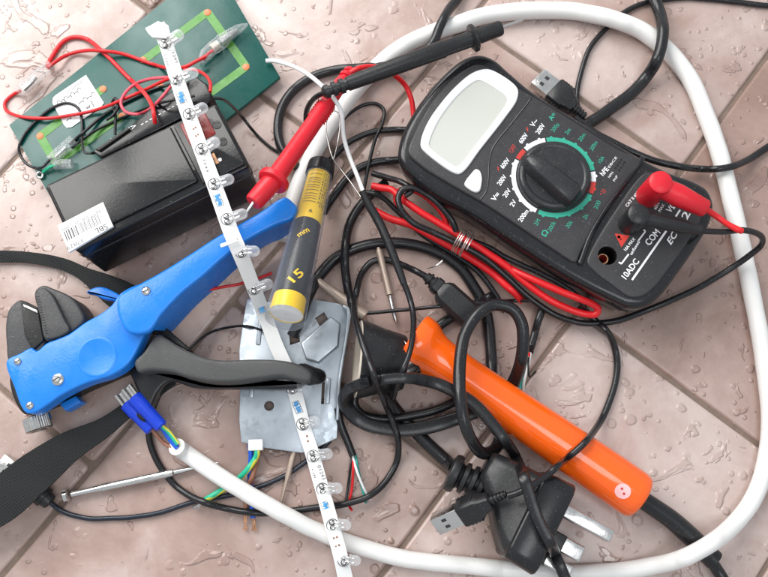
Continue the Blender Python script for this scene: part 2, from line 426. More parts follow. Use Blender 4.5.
def drape(pts, wpx, step=2.5, smooth=9, clear=.12, mark=True):
    """pts: (u,v) laid on whatever is there, (u,v,z) held at that centre height. Returns world points, radii."""
    full = [(p[0], p[1], p[2] if len(p) > 2 else 0., 1. if len(p) > 2 else 0., wpx if len(p) < 4 else p[3]) for p in pts]
    q = cr(full, step); zs = []
    for (u, v, z, w, wp) in q:
        r = wp/2*MM(u, v, 5); a, b = disc_idx(u, v, wp/2*.8)
        h = HF[a, b].max() if HF[a, b].size else 0
        zs.append(max(h+r+clear, r))
    zs = np.array(zs); n = len(zs)
    k = max(2, int(smooth/step))
    d = np.array([zs[max(0, i-k):i+k+1].max() for i in range(n)])
    for _ in range(3): d = np.array([d[max(0, i-k):i+k+1].mean() for i in range(n)])
    d = np.maximum(d, zs)
    for _ in range(2): d = np.array([d[max(0, i-1):i+2].mean() for i in range(n)])
    res = []; rad = []
    for i, (u, v, z, w, wp) in enumerate(q):
        w = min(1, max(0, w)); w = w*w*(3-2*w); zz = z*w+d[i]*(1-w)
        wob = noise.noise(Vector((u*.035, v*.035, wpx))); wo2 = noise.noise(Vector((v*.05, wpx*3, u*.05)))
        res.append(P(u+wob*.5, v+wo2*.5, zz)); rad.append(wp/2*MM(u, v, zz)*(1+.035*wob+.02*wo2))
        if mark:
            a, b = disc_idx(u, v, wp/2); 
            if HF[a, b].size: HF[a, b] = np.maximum(HF[a, b], np.where((UU[a, b]-OFF-u)**2+(VV[a, b]-OFF-v)**2 <= wp*wp/4, zz+rad[-1], 0))
    return res, rad
def cable(name, pts, wpx, m, parent=None, label=None, cat=None, group=None, smooth=9, mark=True, sec=None, upv=None, rend=False, ang=38):
    p, r = drape(pts, wpx, smooth=smooth, mark=mark)
    mb = MB().tube(p, r, m, sec=sec, upv=upv, round_end=rend)
    return mb.build(name, parent, label, cat, group, ang=ang)
def frame(o, x, up=Vector((0, 0, 1))):
    x = Vector(x).normalized(); y = up.cross(x).normalized(); z = x.cross(y)
    return Matrix(((x.x, y.x, z.x, o[0]), (x.y, y.y, z.y, o[1]), (x.z, y.z, z.z, o[2]), (0, 0, 0, 1)))
FLAT = [(-1, -.42), (-.88, -.72), (-.6, -.85), (.6, -.85), (.88, -.72), (1, -.42), (1, .42), (.88, .72), (.6, .85), (-.6, .85), (-.88, .72), (-1, .42)]
# ================================================================== THE SETTING
A0 = P(768, 55).xy; B0 = P(400, 550).xy
e1 = (A0-B0).normalized(); e2 = Vector((e1.y, -e1.x))          # e1 up-right along the long joints, e2 to the lower right
org = B0.copy()
def st(p): q = p-org; return q.dot(e1), q.dot(e2)
colw = -st(P(233, 300).xy)[1]
sA = st(P(590, 105).xy)[0]; sB = st(P(347, 391).xy)[0]; pitch = abs(sA-sB)
sC1 = st(P(667, 377).xy)[0]; sCm = st(P(281, 110).xy)[0]
tiles = MB()
for c in range(-4, 4):                                          # column c lies between joint c-1 and joint c (joint 0 is the one through A0-B0)
    s0 = sA if c == 0 else (sC1 if c == 1 else (sCm if c == -1 else sA+random.uniform(0, pitch)))
    for k in range(-5, 6):
        a = s0+k*pitch; g = .95
        cs = [(a+g, (c-1)*colw+g), (a+pitch-g, (c-1)*colw+g), (a+pitch-g, c*colw-g), (a+g, c*colw-g)]
        o4 = [org+e1*x+e2*y for x, y in cs]
        if min((o.length for o in o4)) > 620: continue
        # long edges cut into short runs so that the arris can wander a little
        ol = []
        for i in range(4):
            p, q = o4[i], o4[(i+1) % 4]; d = (q-p)
            for j in range(10):
                if j == 0:
                    pr = (o4[i-1]-p).normalized(); nx = d.normalized(); rr = 2.2
                    for w in (0, .35, .65, 1):
                        ol.append(p+pr*(rr*(1-w)**1.6)+nx*(rr*w**1.6))
                else:
                    t = p+d*(j/10); ol.append(t+Vector((random.uniform(-.22, .22), random.uniform(-.22, .22))))
        tiles.prism(ol, -6, 0, M['tile'], bev=1.5, seg=4)
tiles.build('tiled_floor', kind='structure')
gr = MB(); gr.add([(-900, -900, -1.1), (900, -900, -1.1), (900, 900, -1.1), (-900, 900, -1.1)], [[0, 1, 2, 3]], M['grout'])
gr.build('grout_bed', kind='structure')

def disc(mb, u, v, z, rpx, m, h=.12, sides=28):
    c = P(u, v, z); r = rpx*MM(u, v, z)
    return mb.lathe(c, (0, 0, 1), [(0, r), (h*.6, r), (h, r*.94)], m, sides)
def strip(mb, a, b, z, wpx, m, h=.12):
    p, q = P(*a, z), P(*b, z); w = wpx*MM(*a, z); d = (q-p)
    return mb.rbox(frame((p+q)/2+Vector((0, 0, h/2)), d), d.length, w, h, m, bev=0)

# ================================================================== SCREWDRIVERS (lowest)
t = thing('precision_screwdriver', P(120, 484, 0), 'slim silver precision screwdriver lying beside the black strap in the lower left', 'screwdriver', 'small screwdrivers')
a = P(63.5, 496, 3.2); b = P(222, 462, 2.2); ax = (b-a).normalized(); L = (b-a).length
k = MM(120, 484)
MB().lathe(a, ax, [(0, 2.2), (.4, 2.8), (1.8, 2.8), (2.2, 2.2)], M['steel']).build('cap', t)
MB().lathe(a+ax*3, ax, [(0, .7), (.4, 1.3), (7, 1.25), (13, 1.55)], M['steel']).build('neck', t)
prof = []
for i in range(60): prof.append((i*.5, 1.6+(.16 if i % 2 else 0)))
MB().lathe(a+ax*16, ax, prof, M['nickel']).build('handle', t)
MB().lathe(a+ax*46, ax, [(0, 1.2), (3, 1.15), (8, .75), (L-46-10, .62), (L-46-3, .6), (L-46-1.5, .35)], M['steel']).build('blade', t)

t = thing('jewellers_screwdriver', P(391, 290, 0), 'short tan knurled screwdriver with a bright tip beside the black cone cap', 'screwdriver', 'small screwdrivers')
a = P(378, 246, 3); b = P(396, 322, 2.6); ax = (b-a).normalized(); L = (b-a).length
prof = [(0, .9), (2, 1.0)]+[(2+i*.5, 1.45+(.14 if i % 2 else 0)) for i in range(int((L*.66-2)/.5))]
MB().lathe(a, ax, prof, M['tan']).build('handle', t)
MB().lathe(a+ax*L*.66, ax, [(0, 1.0), (1, .85), (1.2, 1.0), (L*.3, .95), (L*.33, .5), (L*.34, .4)], M['steel']).build('blade', t)

# ================================================================== GREEN BOARD
t = thing('circuit_board', P(140, 100, 0), 'green circuit board with light green tracks and orange pads under the black battery', 'circuit board')
BZ = 5.6
bo = [(9, 125), (213, -38), (280, 77), (75, 240)]
ol = [P(u, v, BZ).xy for u, v in bo]
MB().prism(ol, BZ-2.0, BZ, M['pcb'], bev=.25, seg=2).build('board', t)
raise_poly(bo, BZ)
tr = MB()
for pa, pb in [((40, 136), (103, 89)), ((144, 60), (207.5, 12.5)), ((207.5, 12.5), (246, 67)), ((246, 67), (190, 108)), ((40, 136), (56, 163)), ((56, 163), (121, 117))]:
    strip(tr, pa, pb, BZ, 8.2, M['trace'], .1+.013*len(tr.v)/8)
tr.build('track', t)
for pu, pv in [(40, 136), (103, 89), (143, 60), (207.5, 12.5), (246, 67), (122, 116), (160, 86)]:
    disc(MB(), pu, pv, BZ+.16, 3.6, M['pad'], .15).build('pad', t)
lb = MB(); lo = [(86, 75), (104, 103), (101, 107), (72, 127), (67, 128), (64, 125), (52.5, 103), (53, 98), (56, 95)]
lb.prism([P(u, v, BZ+.3).xy for u, v in lo], BZ+.2, BZ+.36, M['paper'], bev=0); lo_ = lb.build('sticker', t, label='white hand-lettered sticker')
ink = MB(); random.seed(3)
def scrawl(mb, a, b, amp, n, z, m=M['printgrey'], w=.22):
    pts = []
    for i in range(n+1):
        f = i/n; u = a[0]+(b[0]-a[0])*f; v = a[1]+(b[1]-a[1])*f
        nx, ny = -(b[1]-a[1]), (b[0]-a[0]); L = math.hypot(nx, ny)
        k_ = amp*(1 if i % 2 else -1)*random.uniform(.3, 1)
        pts.append((u+nx/L*k_+random.uniform(-.3, .3), v+ny/L*k_))
    q = cr(pts, .8); mb.tube([P(u, v, z) for u, v in q], w, m, sides=5)
def cursive(mb, a, b, amp, n, z, w=.16):
    L = math.dist(a, b); dx, dy = (b[0]-a[0])/L, (b[1]-a[1])/L; pts = []
    for i in range(n*8+1):
        f = i/(n*8); ph = i/8*2*math.pi; k_ = amp*(.55+.45*math.sin(i*.37+a[0])); h_ = random.uniform(-.15, .15)
        x = L*f+k_*.55*math.cos(ph); y = k_*math.sin(ph)+h_; pts.append((a[0]+dx*x-dy*y, a[1]+dy*x+dx*y))
    mb.tube([P(u, v, z) for u, v in cr(pts, .8)], w, M['printgrey'], sides=5)
cursive(ink, (57, 104), (80, 90), 2.4, 7, BZ+.4); cursive(ink, (78, 104), (94, 94), 2.0, 4, BZ+.4); cursive(ink, (66, 93), (83, 81), 1.2, 6, BZ+.4, .1); cursive(ink, (66, 121), (77, 114), 1.5, 3, BZ+.4)
if 0: scrawl(ink, (57, 103), (79, 90), 2.6, 14, BZ+.4); scrawl(ink, (79, 103), (92, 92), 2.2, 9, BZ+.4)
scrawl(ink, (86, 108), (90, 106), 1.5, 4, BZ+.4)
scrawl(ink, (94, 107), (91, 101), .6, 4, BZ+.4)
ink.build('handwriting', lo_)

# ================================================================== BATTERY
t = thing('lead_acid_battery', P(150, 190, 0), 'black box battery with a white barcode label standing on the green board', 'battery')
HB = 41
top = [(47, 183), (160, 126), (203, 104.5), (214, 100), (218, 108), (235, 139), (248, 164), (247, 168), (200, 190), (72, 251), (67, 250), (60, 232)]
# real box: one corner frame fitted to the seen corners
pc = [P(47, 183, HB).xy, P(216, 100, HB).xy, P(249, 166, HB).xy, P(70, 252, HB).xy]
ux = ((pc[1]-pc[0])+(pc[2]-pc[3])).normalized(); uy = Vector((ux.y, -ux.x)); cen = sum(pc, Vector((0, 0)))/4
hx = ((pc[1]-pc[0]).length+(pc[2]-pc[3]).length)/4; hy = abs(((pc[3]-pc[0])+(pc[2]-pc[1])).dot(uy))/4
def bx(x, y): return cen+ux*x+uy*y                                # box coordinates in mm, x towards the terminals, y towards the viewer
def rrect(x0, x1, y0, y1, r=1.5, k=4):
    o = []
    for cx_, cy_, a0 in ((x1-r, y1-r, 0), (x0+r, y1-r, 90), (x0+r, y0+r, 180), (x1-r, y0+r, 270)):
        for j in range(k+1):
            a = math.radians(a0+90*j/k); o.append(bx(cx_+r*math.cos(a), cy_+r*math.sin(a)))
    return o
MB().prism(rrect(-hx, hx, -hy, hy, 1.6), BZ+.1, HB-1.6, M['case'], bev=1.0).build('case', t)
MB().prism(rrect(-hx+1.2, hx-21, -hy+1.2, hy-3.5, 1.2), HB-2, HB, M['case'], bev=.7).build('lid', t)
MB().prism(rrect(hx-20, hx-1, -hy+1.2, hy-1.5, 1.2), HB-2, HB-.6, M['case'], bev=.5).build('terminal_cover', t)
MB().prism(rrect(-hx-.35, hx+.35, -hy-.35, hy+.35, 1.8), HB-11, HB-9.6, M['case'], bev=.4, botbev=.4).build('seam', t)
raise_poly([(47, 183), (160, 126), (214, 100), (249, 166), (274, 200), (200, 245), (100, 290), (68, 250)], HB)
tm = MB()
tm.prism(rrect(hx-17.5, hx-6, -hy+2.2, -hy+13, .8), HB-.7, HB-.3, M['darkred'], bev=.3); tm.build('vent_window', t, label='dark red translucent window')
for u, v in ((217, 125), (223, 142)):
    disc(MB(), u, v, HB-.7, 4.6, M['case'], .35).build('vent_plug', t)
q = MB(); c0 = P(215, 159, HB-.6); q.rbox(frame(c0, (uy.x, uy.y, 0)), 5, 1.6, .9, M['copper'], .15); q.lathe(P(220, 160, HB-.6), (0, 0, 1), [(0, 1.0), (.4, .8)], M['steel'], 12); q.build('terminal', t)
# rear ledge that carries the safety marks
lz = 34
ledge = [(93, 151), (128, 128), (150, 108), (166, 95), (186, 82), (197, 77), (207, 84), (214, 98), (205, 106), (160, 129), (101, 158)]
lg = MB(); lg.prism([P(u, v, lz).xy for u, v in ledge], BZ+.1, lz, M['case'], bev=.7); lgo = lg.build('rear_ledge', t)
raise_poly(ledge, lz)
mk = MB()
mk.text('V', P(112, 143, lz+.1), P(118, 140.5, lz+.1), 2.2, M['printwhite'], off=0); mk.text('<>', P(127, 133, lz+.1), P(137, 127.5, lz+.1), 2.2, M['printwhite'], off=0)
for i in range(9): strip(mk, (141+i*4.4, 125-i*2.5), (143.4+i*4.4, 123.6-i*2.5), lz, .9, M['printwhite'], .1)
mk.build('safety_marks', lgo)
MB().prism([P(u, v, lz+.2).xy for u, v in [(96, 150), (128, 128), (131, 130), (100, 152)]], lz-.4, lz+1.2, M['black'], bev=.4).build('slot_cover', t)
# barcode label
lb = MB(); lq = [(57.5, 225.5), (103, 202), (113, 226), (69, 252)]; LZ = HB+.02
lb.prism([P(u, v, LZ+.1).xy for u, v in lq], HB-1.4, LZ+.1, M['paper'], bev=0); lbo = lb.build('barcode_label', t, label='white barcode label')
pr = MB(); z = LZ+.14
pr.text('BATT SLA 12V 1.3AH', P(99.5, 209.5, z), P(61.5, 229, z), 1.35, M['printgrey'], off=0)
pr.text('SBL', P(106, 223.5, z), P(94, 229.5, z), 2.3, M['ink'], off=.0)
pr.text('37829', P(83, 238.5, z), P(66, 247, z), 1.5, M['printgrey'], off=0)
random.seed(11)
f = 0.
while f < 1:
    w = random.choice((.012, .012, .02, .03)); g = random.choice((.012, .018, .03))
    if not .36 < f < .42:
        u0 = 64+(98-64)*f; v0 = 231.5+(214-231.5)*f
        strip(pr, (u0, v0), (u0+3.6, v0+9.2), z-.06, 34*w*.95, M['ink'], .05)
    f += w+g
pr.build('barcode', lbo)

# ---- wires on the board
def wire(name, pts, w, m, label, cat='wire', group=None, parent=None, **k): return cable(name, pts, w, m, parent, label if not parent else None, cat if not parent else None, group, **k)
H = BZ
t = thing('black_wire_pair', P(90, 140, H), 'pair of thin black wires with a clear sleeved splice lying across the board', 'wire')
wire('wire', [(52, 158, 8), (40, 168, 8), (27, 164), (19, 150), (23, 137), (36, 121), (52, 108), (68, 103), (78, 108), (82, 122), (82, 140), (84, 152), (92, 153), (102, 150, 12)], 2.8, M['rubber'], '', parent=t)
wire('wire', [(70, 144, 9), (84, 132), (100, 118), (115, 108), (135, 98), (155, 89), (172, 84, 36)], 3.2, M['rubber'], '', parent=t)
wire('wire', [(72, 148, 9), (90, 134), (112, 122), (135, 113), (160, 103, 36), (195, 96, 37)], 2.8, M['rubber'], '', parent=t)
wire('wire', [(106, 120, 12), (113, 115, 12), (118, 106, 13), (115, 98, 13), (112, 102, 10), (115, 112, 11), (115, 135, 10)], 2.8, M['rubber'], '', parent=t)
cl = MB().tube([P(51, 161, 8), P(58, 154, 8), P(66, 147, 9), P(74, 140, 9)], 2.3, M['clearfilm'], sides=12, sec=FLAT); cl.build('clear_sleeve', t)
MB().tube([P(55, 157, 8), P(66, 147, 8.6)], .8, M['steel'], sides=8).build('crimp', t)
t = thing('ring_terminal_lead', P(50, 170, H), 'small ring terminal with green wire at the corner of the board', 'terminal')
MB().tube([P(40+3.0*math.cos(a*.2618), 175+3.0*math.sin(a*.2618), H+1) for a in range(24)], .55, M['nickel'], sides=8, closed=True).build('ring', t)
MB().tube([P(43, 172, 7), P(50, 167, 8), P(56, 165, 8)], .7, M['green'], sides=8).build('wire', t)
MB().tube([P(54, 166, 8), P(62, 164, 8), P(72, 164, 8)], 1.9, M['clearfilm'], sides=12, sec=FLAT).build('clear_sleeve', t)

t = thing('red_wire_loop', P(80, 80, 0), 'looped red wires spliced in a clear sleeve reaching from the floor over the board', 'wire')
R = M['redwire']
wire('wire', [(47, 66, 5), (52, 57), (62, 43), (70, 38), (78, 37), (88, 40), (105, 54), (125, 74), (145, 94, 30), (152, 106, 40), (154, 115, 42), (155, 123, 39)], 4.2, R, '', parent=t)
wire('wire', [(48, 68, 5), (58, 60), (70, 54), (85, 51), (102, 51), (118, 53), (135, 58), (152, 64), (168, 68, 12), (185, 67, 12), (197, 61, 12), (206, 56, 12)], 3.6, R, '', parent=t)
wire('wire', [(20, 91, 4), (11, 96), (5, 103), (6, 110), (14, 115), (30, 118), (52, 118), (78, 114), (102, 108), (122, 100), (145, 90, 22), (168, 79, 36), (186, 74, 37)], 3.4, R, '', parent=t)
wire('wire', [(172, 77, 37), (150, 79, 20), (134, 85), (124, 95), (121, 104), (126, 112), (138, 114), (150, 109, 30), (160, 99, 37), (171, 86, 38)], 3.2, M['pinkwire'] if 'pinkwire' in M else R, '', parent=t)
wire('wire', [(184, 70, 12), (195, 70, 14), (205, 75, 25), (210, 83, 36), (210, 92, 38)], 3.4, R, '', parent=t)
cs = MB(); pth = [P(18, 93, 4.6), P(25, 87, 4.6), P(34, 79, 4.8), P(43, 71, 5), P(51, 64, 5)]
cs.tube(pth, [2.2, 2.6, 2.5, 2.2, 1.8], M['clearfilm'], sec=FLAT); cs.build('clear_sleeve', t)
MB().tube([P(23, 89, 4.6), P(30, 83, 4.8), P(36, 77, 4.8)], [1.5, 1.3, .9], M['nickel'], sides=9).build('crimp', t)

# foil-wrapped connector
t = thing('wrapped_connector', P(222, 43, H), 'small connector wrapped in crumpled clear film on the green board', 'connector')
random.seed(5)
ax_ = [(200, 61, 3.5), (206, 54, 6.5), (213, 48, 7.5), (221, 42, 7.5), (229, 36, 6.5), (237, 30, 5), (243, 26.5, 3), (247, 25, 1.2)]
mb = MB(); vs = []; K = 12
for i, (u, v, r) in enumerate(ax_):
    c = P(u, v, H+3.6); d = (P(247, 25, 9)-P(200, 61, 9)).normalized(); s_ = Vector((-d.y, d.x, 0))
    for k_ in range(K):
        a = 2*math.pi*k_/K; rr = r*.42*random.uniform(.72, 1.12)
        vs.append(c+s_*(rr*1.15*math.cos(a))+Vector((0, 0, 1))*(min(rr, 3.2)*math.sin(a))+d*random.uniform(-.8, .8))
fs = [[i*K+k_, i*K+(k_+1) % K, (i+1)*K+(k_+1) % K, (i+1)*K+k_] for i in range(len(ax_)-1) for k_ in range(K)]
fs += [list(range(K))[::-1], [(len(ax_)-1)*K+k_ for k_ in range(K)]]
mb.add(vs, fs, M['clearfilm']); mb.build('film', t, ang=8)
MB().tube([P(212, 49, H+2.5), P(219, 44, H+2.5)], [2.2, 2], M['cream'], sides=10).build('housing', t)
MB().tube([P(221, 42, H+2.8), P(228, 37, H+2.8), P(237, 30, H+2.4)], [2.0, 1.9, .8], M['steel'], sides=8).build('contact', t)
MB().tube([P(203, 60, H+3), P(209, 53, H+3.5), P(214, 50, H+3)], .7, R, sides=8).build('wire', t)
raise_poly([(200, 61), (206, 48), (230, 30), (247, 24), (232, 42), (214, 56)], 12)

wire('thin_black_wire', [(214, 98, 40), (222, 99, 38), (232, 106, 22), (241, 116, 8), (250, 127, 4), (261, 139), (272, 148), (285, 155)], 3.0, M['rubber'], 'thin black wire running off the top right corner of the battery')

# ================================================================== CABLES LYING LOWEST
def usb_plug(name, label, u0, v0, u1, v1, z, wpx, hmm, mlen, blen, tilt=0., group=None, roll=0., booted=True):
    """u0,v0 = nose of the metal shell, u1,v1 = where the cable leaves"""
    t = thing(name, P((u0+u1)/2, (v0+v1)/2, 0), label, 'usb plug', 'usb plugs')
    a = P(u0, v0, z); b = P(u1, v1, z+tilt); L = (b-a).length; w = wpx*MM(u0, v0, z)
    fr = frame(a, b-a); fr = fr @ Matrix.Rotation(roll, 4, 'X')
    mw = w*.76
    m = MB()   # folded shell: four walls, open nose
    m.rbox(fr @ Matrix.Translation((mlen/2, 0, hmm/2-.2)), mlen, mw, .35, M['nickel'], .1)
    m.rbox(fr @ Matrix.Translation((mlen/2, 0, -hmm/2+.2)), mlen, mw, .35, M['nickel'], .1)
    for s_ in (-1, 1): m.rbox(fr @ Matrix.Translation((mlen/2, s_*(mw/2-.17), 0)), mlen, .35, hmm, M['nickel'], .12)
    sh = m.build('metal_shell', t)
    m = MB()
    for s_ in (-1, 1): m.rbox(fr @ Matrix.Translation((mlen*.42, s_*mw*.2, hmm/2-.02)), 2.0, mw*.17, .12, M['ink'], 0)
    m.build('latch_hole', sh)
    MB().rbox(fr @ Matrix.Translation((mlen/2+.4, 0, -hmm*.18)), mlen-1, mw-.9, hmm*.42, M['bezel'], .1).build('tongue', sh)
    m = MB(); bl = L*blen; hw = w/2; hh = hmm/2+1.5
    sec = lambda x, y, z_: [fr @ Vector((x, y*c_, z_*s2)) for c_, s2 in ((-1, -.7), (-.8, -1), (.8, -1), (1, -.7), (1, .7), (.8, 1), (-.8, 1), (-1, .7))]
    st_ = [(mlen-.3, hw*.93, hh*.9), (mlen+.3, hw, hh), (mlen+bl*.55, hw, hh), (mlen+bl*.72, hw*.72, hh*.8), (mlen+bl, hw*.55, hh*.65)]
    vs = []; [vs.extend(sec(*q_)) for q_ in st_]
    fs = [[i*8+k_, i*8+(k_+1) % 8, (i+1)*8+(k_+1) % 8, (i+1)*8+k_] for i in range(4) for k_ in range(8)]+[list(range(8))[::-1], [32+k_ for k_ in range(8)]]
    m.add(vs, fs, M['rubber_soft'])
    for i in range(4):
        for s_ in (-1, 1): m.rbox(fr @ Matrix.Translation((mlen+bl*.2+i*1.5, s_*(hw-.05), 0)), .7, .5, hh*1.5, M['rubber_soft'], .15)
    m.build('grip', t)
    if booted:
        m = MB(); x = mlen+bl; pr = []
        for i in range(5): pr += [(i*1.5, hw*.42-.12*i), (i*1.5+.8, hw*.42-.12*i), (i*1.5+.85, hw*.3-.1*i), (i*1.5+1.45, hw*.3-.1*i)]
        m.lathe(fr @ Vector((x-.5, 0, 0)), b-a, pr, M['rubber_soft'], 16); m.build('strain_relief', t)
    return t
# thin USB lead along the top
t1 = usb_plug('usb_plug', 'black USB plug lying above the upper edge of the meter', 537, 78, 586, 118, 5, 27, 4.6, 9.5, .42)
cable('cable', [(581, 114, 5), (577, 104), (577, 92), (580, 77), (589, 50), (605, 30), (625, 12), (649, 2), (690, -2), (735, 2), (790, 8)], 5.2, M['rubber'], t1)

# left USB plug whose cable runs under the strap (blue-black printed lead)
tB = usb_plug('usb_plug', 'USB plug at the left edge of the photo, half under the wide black strap', 1, 462, 49, 501, 4.5, 25, 4.6, 11, .5, booted=False)
MB().lathe(P(40, 493, 5), P(51, 503, 4)-P(40, 493, 5), [(0, 4.4), (3, 4.3), (3.2, 3.4), (5.5, 3.1), (6, 2.2)], M['rubber_soft'], 18).build('strain_relief', tB)
cable('cable', [(49, 501, 4), (62, 511), (87, 518), (117, 518), (140, 516), (162, 512), (193, 502), (214, 498), (230, 495), (253, 489), (282, 477), (300, 466), (318, 452), (330, 440)], 5.0, M['pvc_blue'], tB)

# wide strap lower left, narrow strap upper left
def strap(name, pts, label, thick=1.2, zmin=3):
    """pts (u,v,width px,z)"""
    q = cr([tuple(p) for p in pts], 4); c = [P(u, v, z) for u, v, w, z in q]; n = len(c)
    sec = [(-1, -.5), (-1, .5), (-.5, .62), (0, .66), (.5, .62), (1, .5), (1, -.5), (0, -.5)]
    mb = MB(); vs = []
    for i in range(n):
        t_ = (c[min(i+1, n-1)]-c[max(0, i-1)]).normalized(); s_ = Vector((0, 0, 1)).cross(t_).normalized()
        w = q[i][2]/2*MM(q[i][0], q[i][1], q[i][3])
        for a, b in sec: vs.append(c[i]+s_*(a*w)+Vector((0, 0, b*thick+.35*math.sin(i*.4+a*2))))
    K = len(sec)
    fs = [[i*K+k_, i*K+(k_+1) % K, (i+1)*K+(k_+1) % K, (i+1)*K+k_] for i in range(n-1) for k_ in range(K)]+[list(range(K))[::-1], [(n-1)*K+k_ for k_ in range(K)]]
    mb.add(vs, fs, M['web']); o = mb.build(name, None, label, 'strap', 'black webbing straps')
    for u, v, w, z in q: a, b = disc_idx(u, v, w*.4); HF[a, b] = np.maximum(HF[a, b], z+thick)
    return o
strap('webbing_strap', [(-60, 530, 48, 12), (0, 500, 47, 12), (33, 474, 42, 12), (67, 448, 32, 11), (103, 428, 20, 9), (130, 408, 16, 8), (152, 392, 16, 8), (172, 378, 15, 8)], 'wide black woven strap crossing the lower left corner')
strap('webbing_strap', [(-60, 259, 11, 3), (0, 256.5, 11.5, 3), (22, 257, 11.5, 3), (45, 260, 11.5, 3), (68, 266, 12, 3), (84, 274, 14, 3.5), (100, 283, 22, 5), (118, 294, 30, 6), (140, 306, 30, 6)], 'narrow black woven strap entering from the left edge above the pliers', .9)

# galvanised bracket
t = thing('metal_bracket', P(292, 375, 0), 'galvanised steel bracket with slots and a hole under the black handle', 'bracket')
GZ = 6.0
plate = [(247, 298), (262, 302), (300, 299), (312, 299), (344, 304), (349, 307), (350, 313), (347, 335), (342, 365), (340, 380), (338, 420), (337, 438), (318, 447), (302, 453), (265, 448), (241, 442), (239, 420), (240, 384), (239, 350), (243, 320)]
base = MB().prism([P(u, v, GZ).xy for u, v in plate], 3.2, GZ, M['galv'], bev=.4, seg=2).build('plate', t)
def cut(o, cutter_mb):
    c = cutter_mb.build('cutter'); md = o.modifiers.new('cut', 'BOOLEAN'); md.object = c; md.operation = 'DIFFERENCE'; md.solver = 'EXACT'
    bpy.context.view_layer.update()
    me = bpy.data.meshes.new_from_object(o.evaluated_get(bpy.context.evaluated_depsgraph_get()))
    o.modifiers.clear(); o.data = me; me.name = o.name; bpy.data.objects.remove(c)
    me.polygons.foreach_set('use_smooth', [True]*len(me.polygons)); me.set_sharp_from_angle(angle=math.radians(38))
cm = MB(); cm.lathe(P(271, 407, 0), (0, 0, 1), [(0, 2.1), (12, 2.1)], M['galv'], 24)
cm.prism([P(u, v, GZ).xy for u, v in [(322, 382), (325, 382), (324, 404), (321, 404)]], 0, 12, M['galv'], bev=0)
cm.prism([P(u, v, GZ).xy for u, v in [(289, 332), (299, 330), (300, 342), (290, 345)]], 0, 12, M['galv'], bev=0)
cm.prism([P(u, v, GZ).xy for u, v in [(315, 318), (324, 312), (330, 322), (322, 330)]], 0, 12, M['galv'], bev=0)
cut(base, cm)
fl = MB(); fl.prism([P(u, v, GZ+4).xy for u, v in [(343, 304), (350, 307), (351, 316), (348, 336), (343, 366), (340.5, 382), (338.5, 420), (335.5, 420), (337.5, 382), (340, 366), (345, 336), (347, 316), (346, 309), (342, 307)]], GZ-.3, GZ+3.2, M['galv'], bev=.4)
fl.build('flange', t)
for pa, pb in (((252, 385), (251, 398)), ((329, 378), (327, 404)), ((262, 310), (258, 345))):
    m_ = MB(); p, q = P(*pa, GZ), P(*pb, GZ); m_.rbox(frame((p+q)/2, q-p), (q-p).length, 2.0, 1.2, M['galv'], .5); m_.build('raised_rib', t)
ch = MB(); ch.prism([P(u, v, 12).xy for u, v in [(300, 342), (330, 315), (340, 322), (338, 345), (318, 362), (305, 358)]], GZ+.1, 9.5, M['galv'], bev=.8); ch.build('raised_plate', t)
raise_poly(plate, 7)
# a brass rod from beneath the bracket
t_ = MB(); a = P(297, 440, 3); b = P(280, 506, 2); ax = (b-a).normalized(); L = (b-a).length
t_.lathe(a, ax, [(0, 1.2), (L*.55, 1.2), (L*.6, .8), (L*.95, .7), (L, .3)], M['tan'])
t_.build('bare_rod', None, 'thin tan metal rod poking out below the steel bracket', 'rod')

# mains core wires out of the bracket
t = thing('mains_core_wires', P(252, 480, 0), 'green-yellow, blue and brown stripped wires coming out below the steel bracket', 'wire')
wire('blue_wire', [(250, 444, 4), (251, 455, 3), (250, 475), (251, 495, 1.8), (253, 518, 1.8)], 5.2, M['bluewire'], '', parent=t)
wire('brown_wire', [(257, 446, 4), (257, 458, 3), (253, 475), (248, 490, 1.8), (245, 514, 1.8)], 5.2, M['brownwire'], '', parent=t)
wire('green_yellow_wire', [(256, 446, 6), (257, 454, 6), (249, 468), (236, 481), (222, 490), (205, 500, 4)], 6.0, M['gy'], '', parent=t)
random.seed(2)
def strands(name, u0, v0, u1, v1, z, n, parent, m=M['copper']):
    mb = MB()
    for i in range(n):
        o = random.uniform(-1.8, 1.8); e = random.uniform(-2.6, 2.6)
        q = cr([(u0+o*.6, v0, z+random.uniform(0, 1)), ((u0+u1)/2+o, (v0+v1)/2, z+random.uniform(0, 1)), (u1+e, v1+random.uniform(-2, 2), z*.6+random.uniform(0, .6))], 2)
        mb.tube([P(*c) for c in q], .2, m, sides=5)
    return mb.build(name, parent)
strands('copper_end', 253, 517, 254, 530, 1.6, 9, t); strands('copper_end', 245, 513, 245, 529, 1.6, 9, t); strands('tinned_end', 206, 499, 195, 509, 3.4, 9, t, M['steel'])
MB().rbox(frame(P(256, 445, 6), P(256, 452, 6)-P(256, 440, 6)), 4.5, 6, 3.4, M['bezel'], .4).build('terminal_block', t)

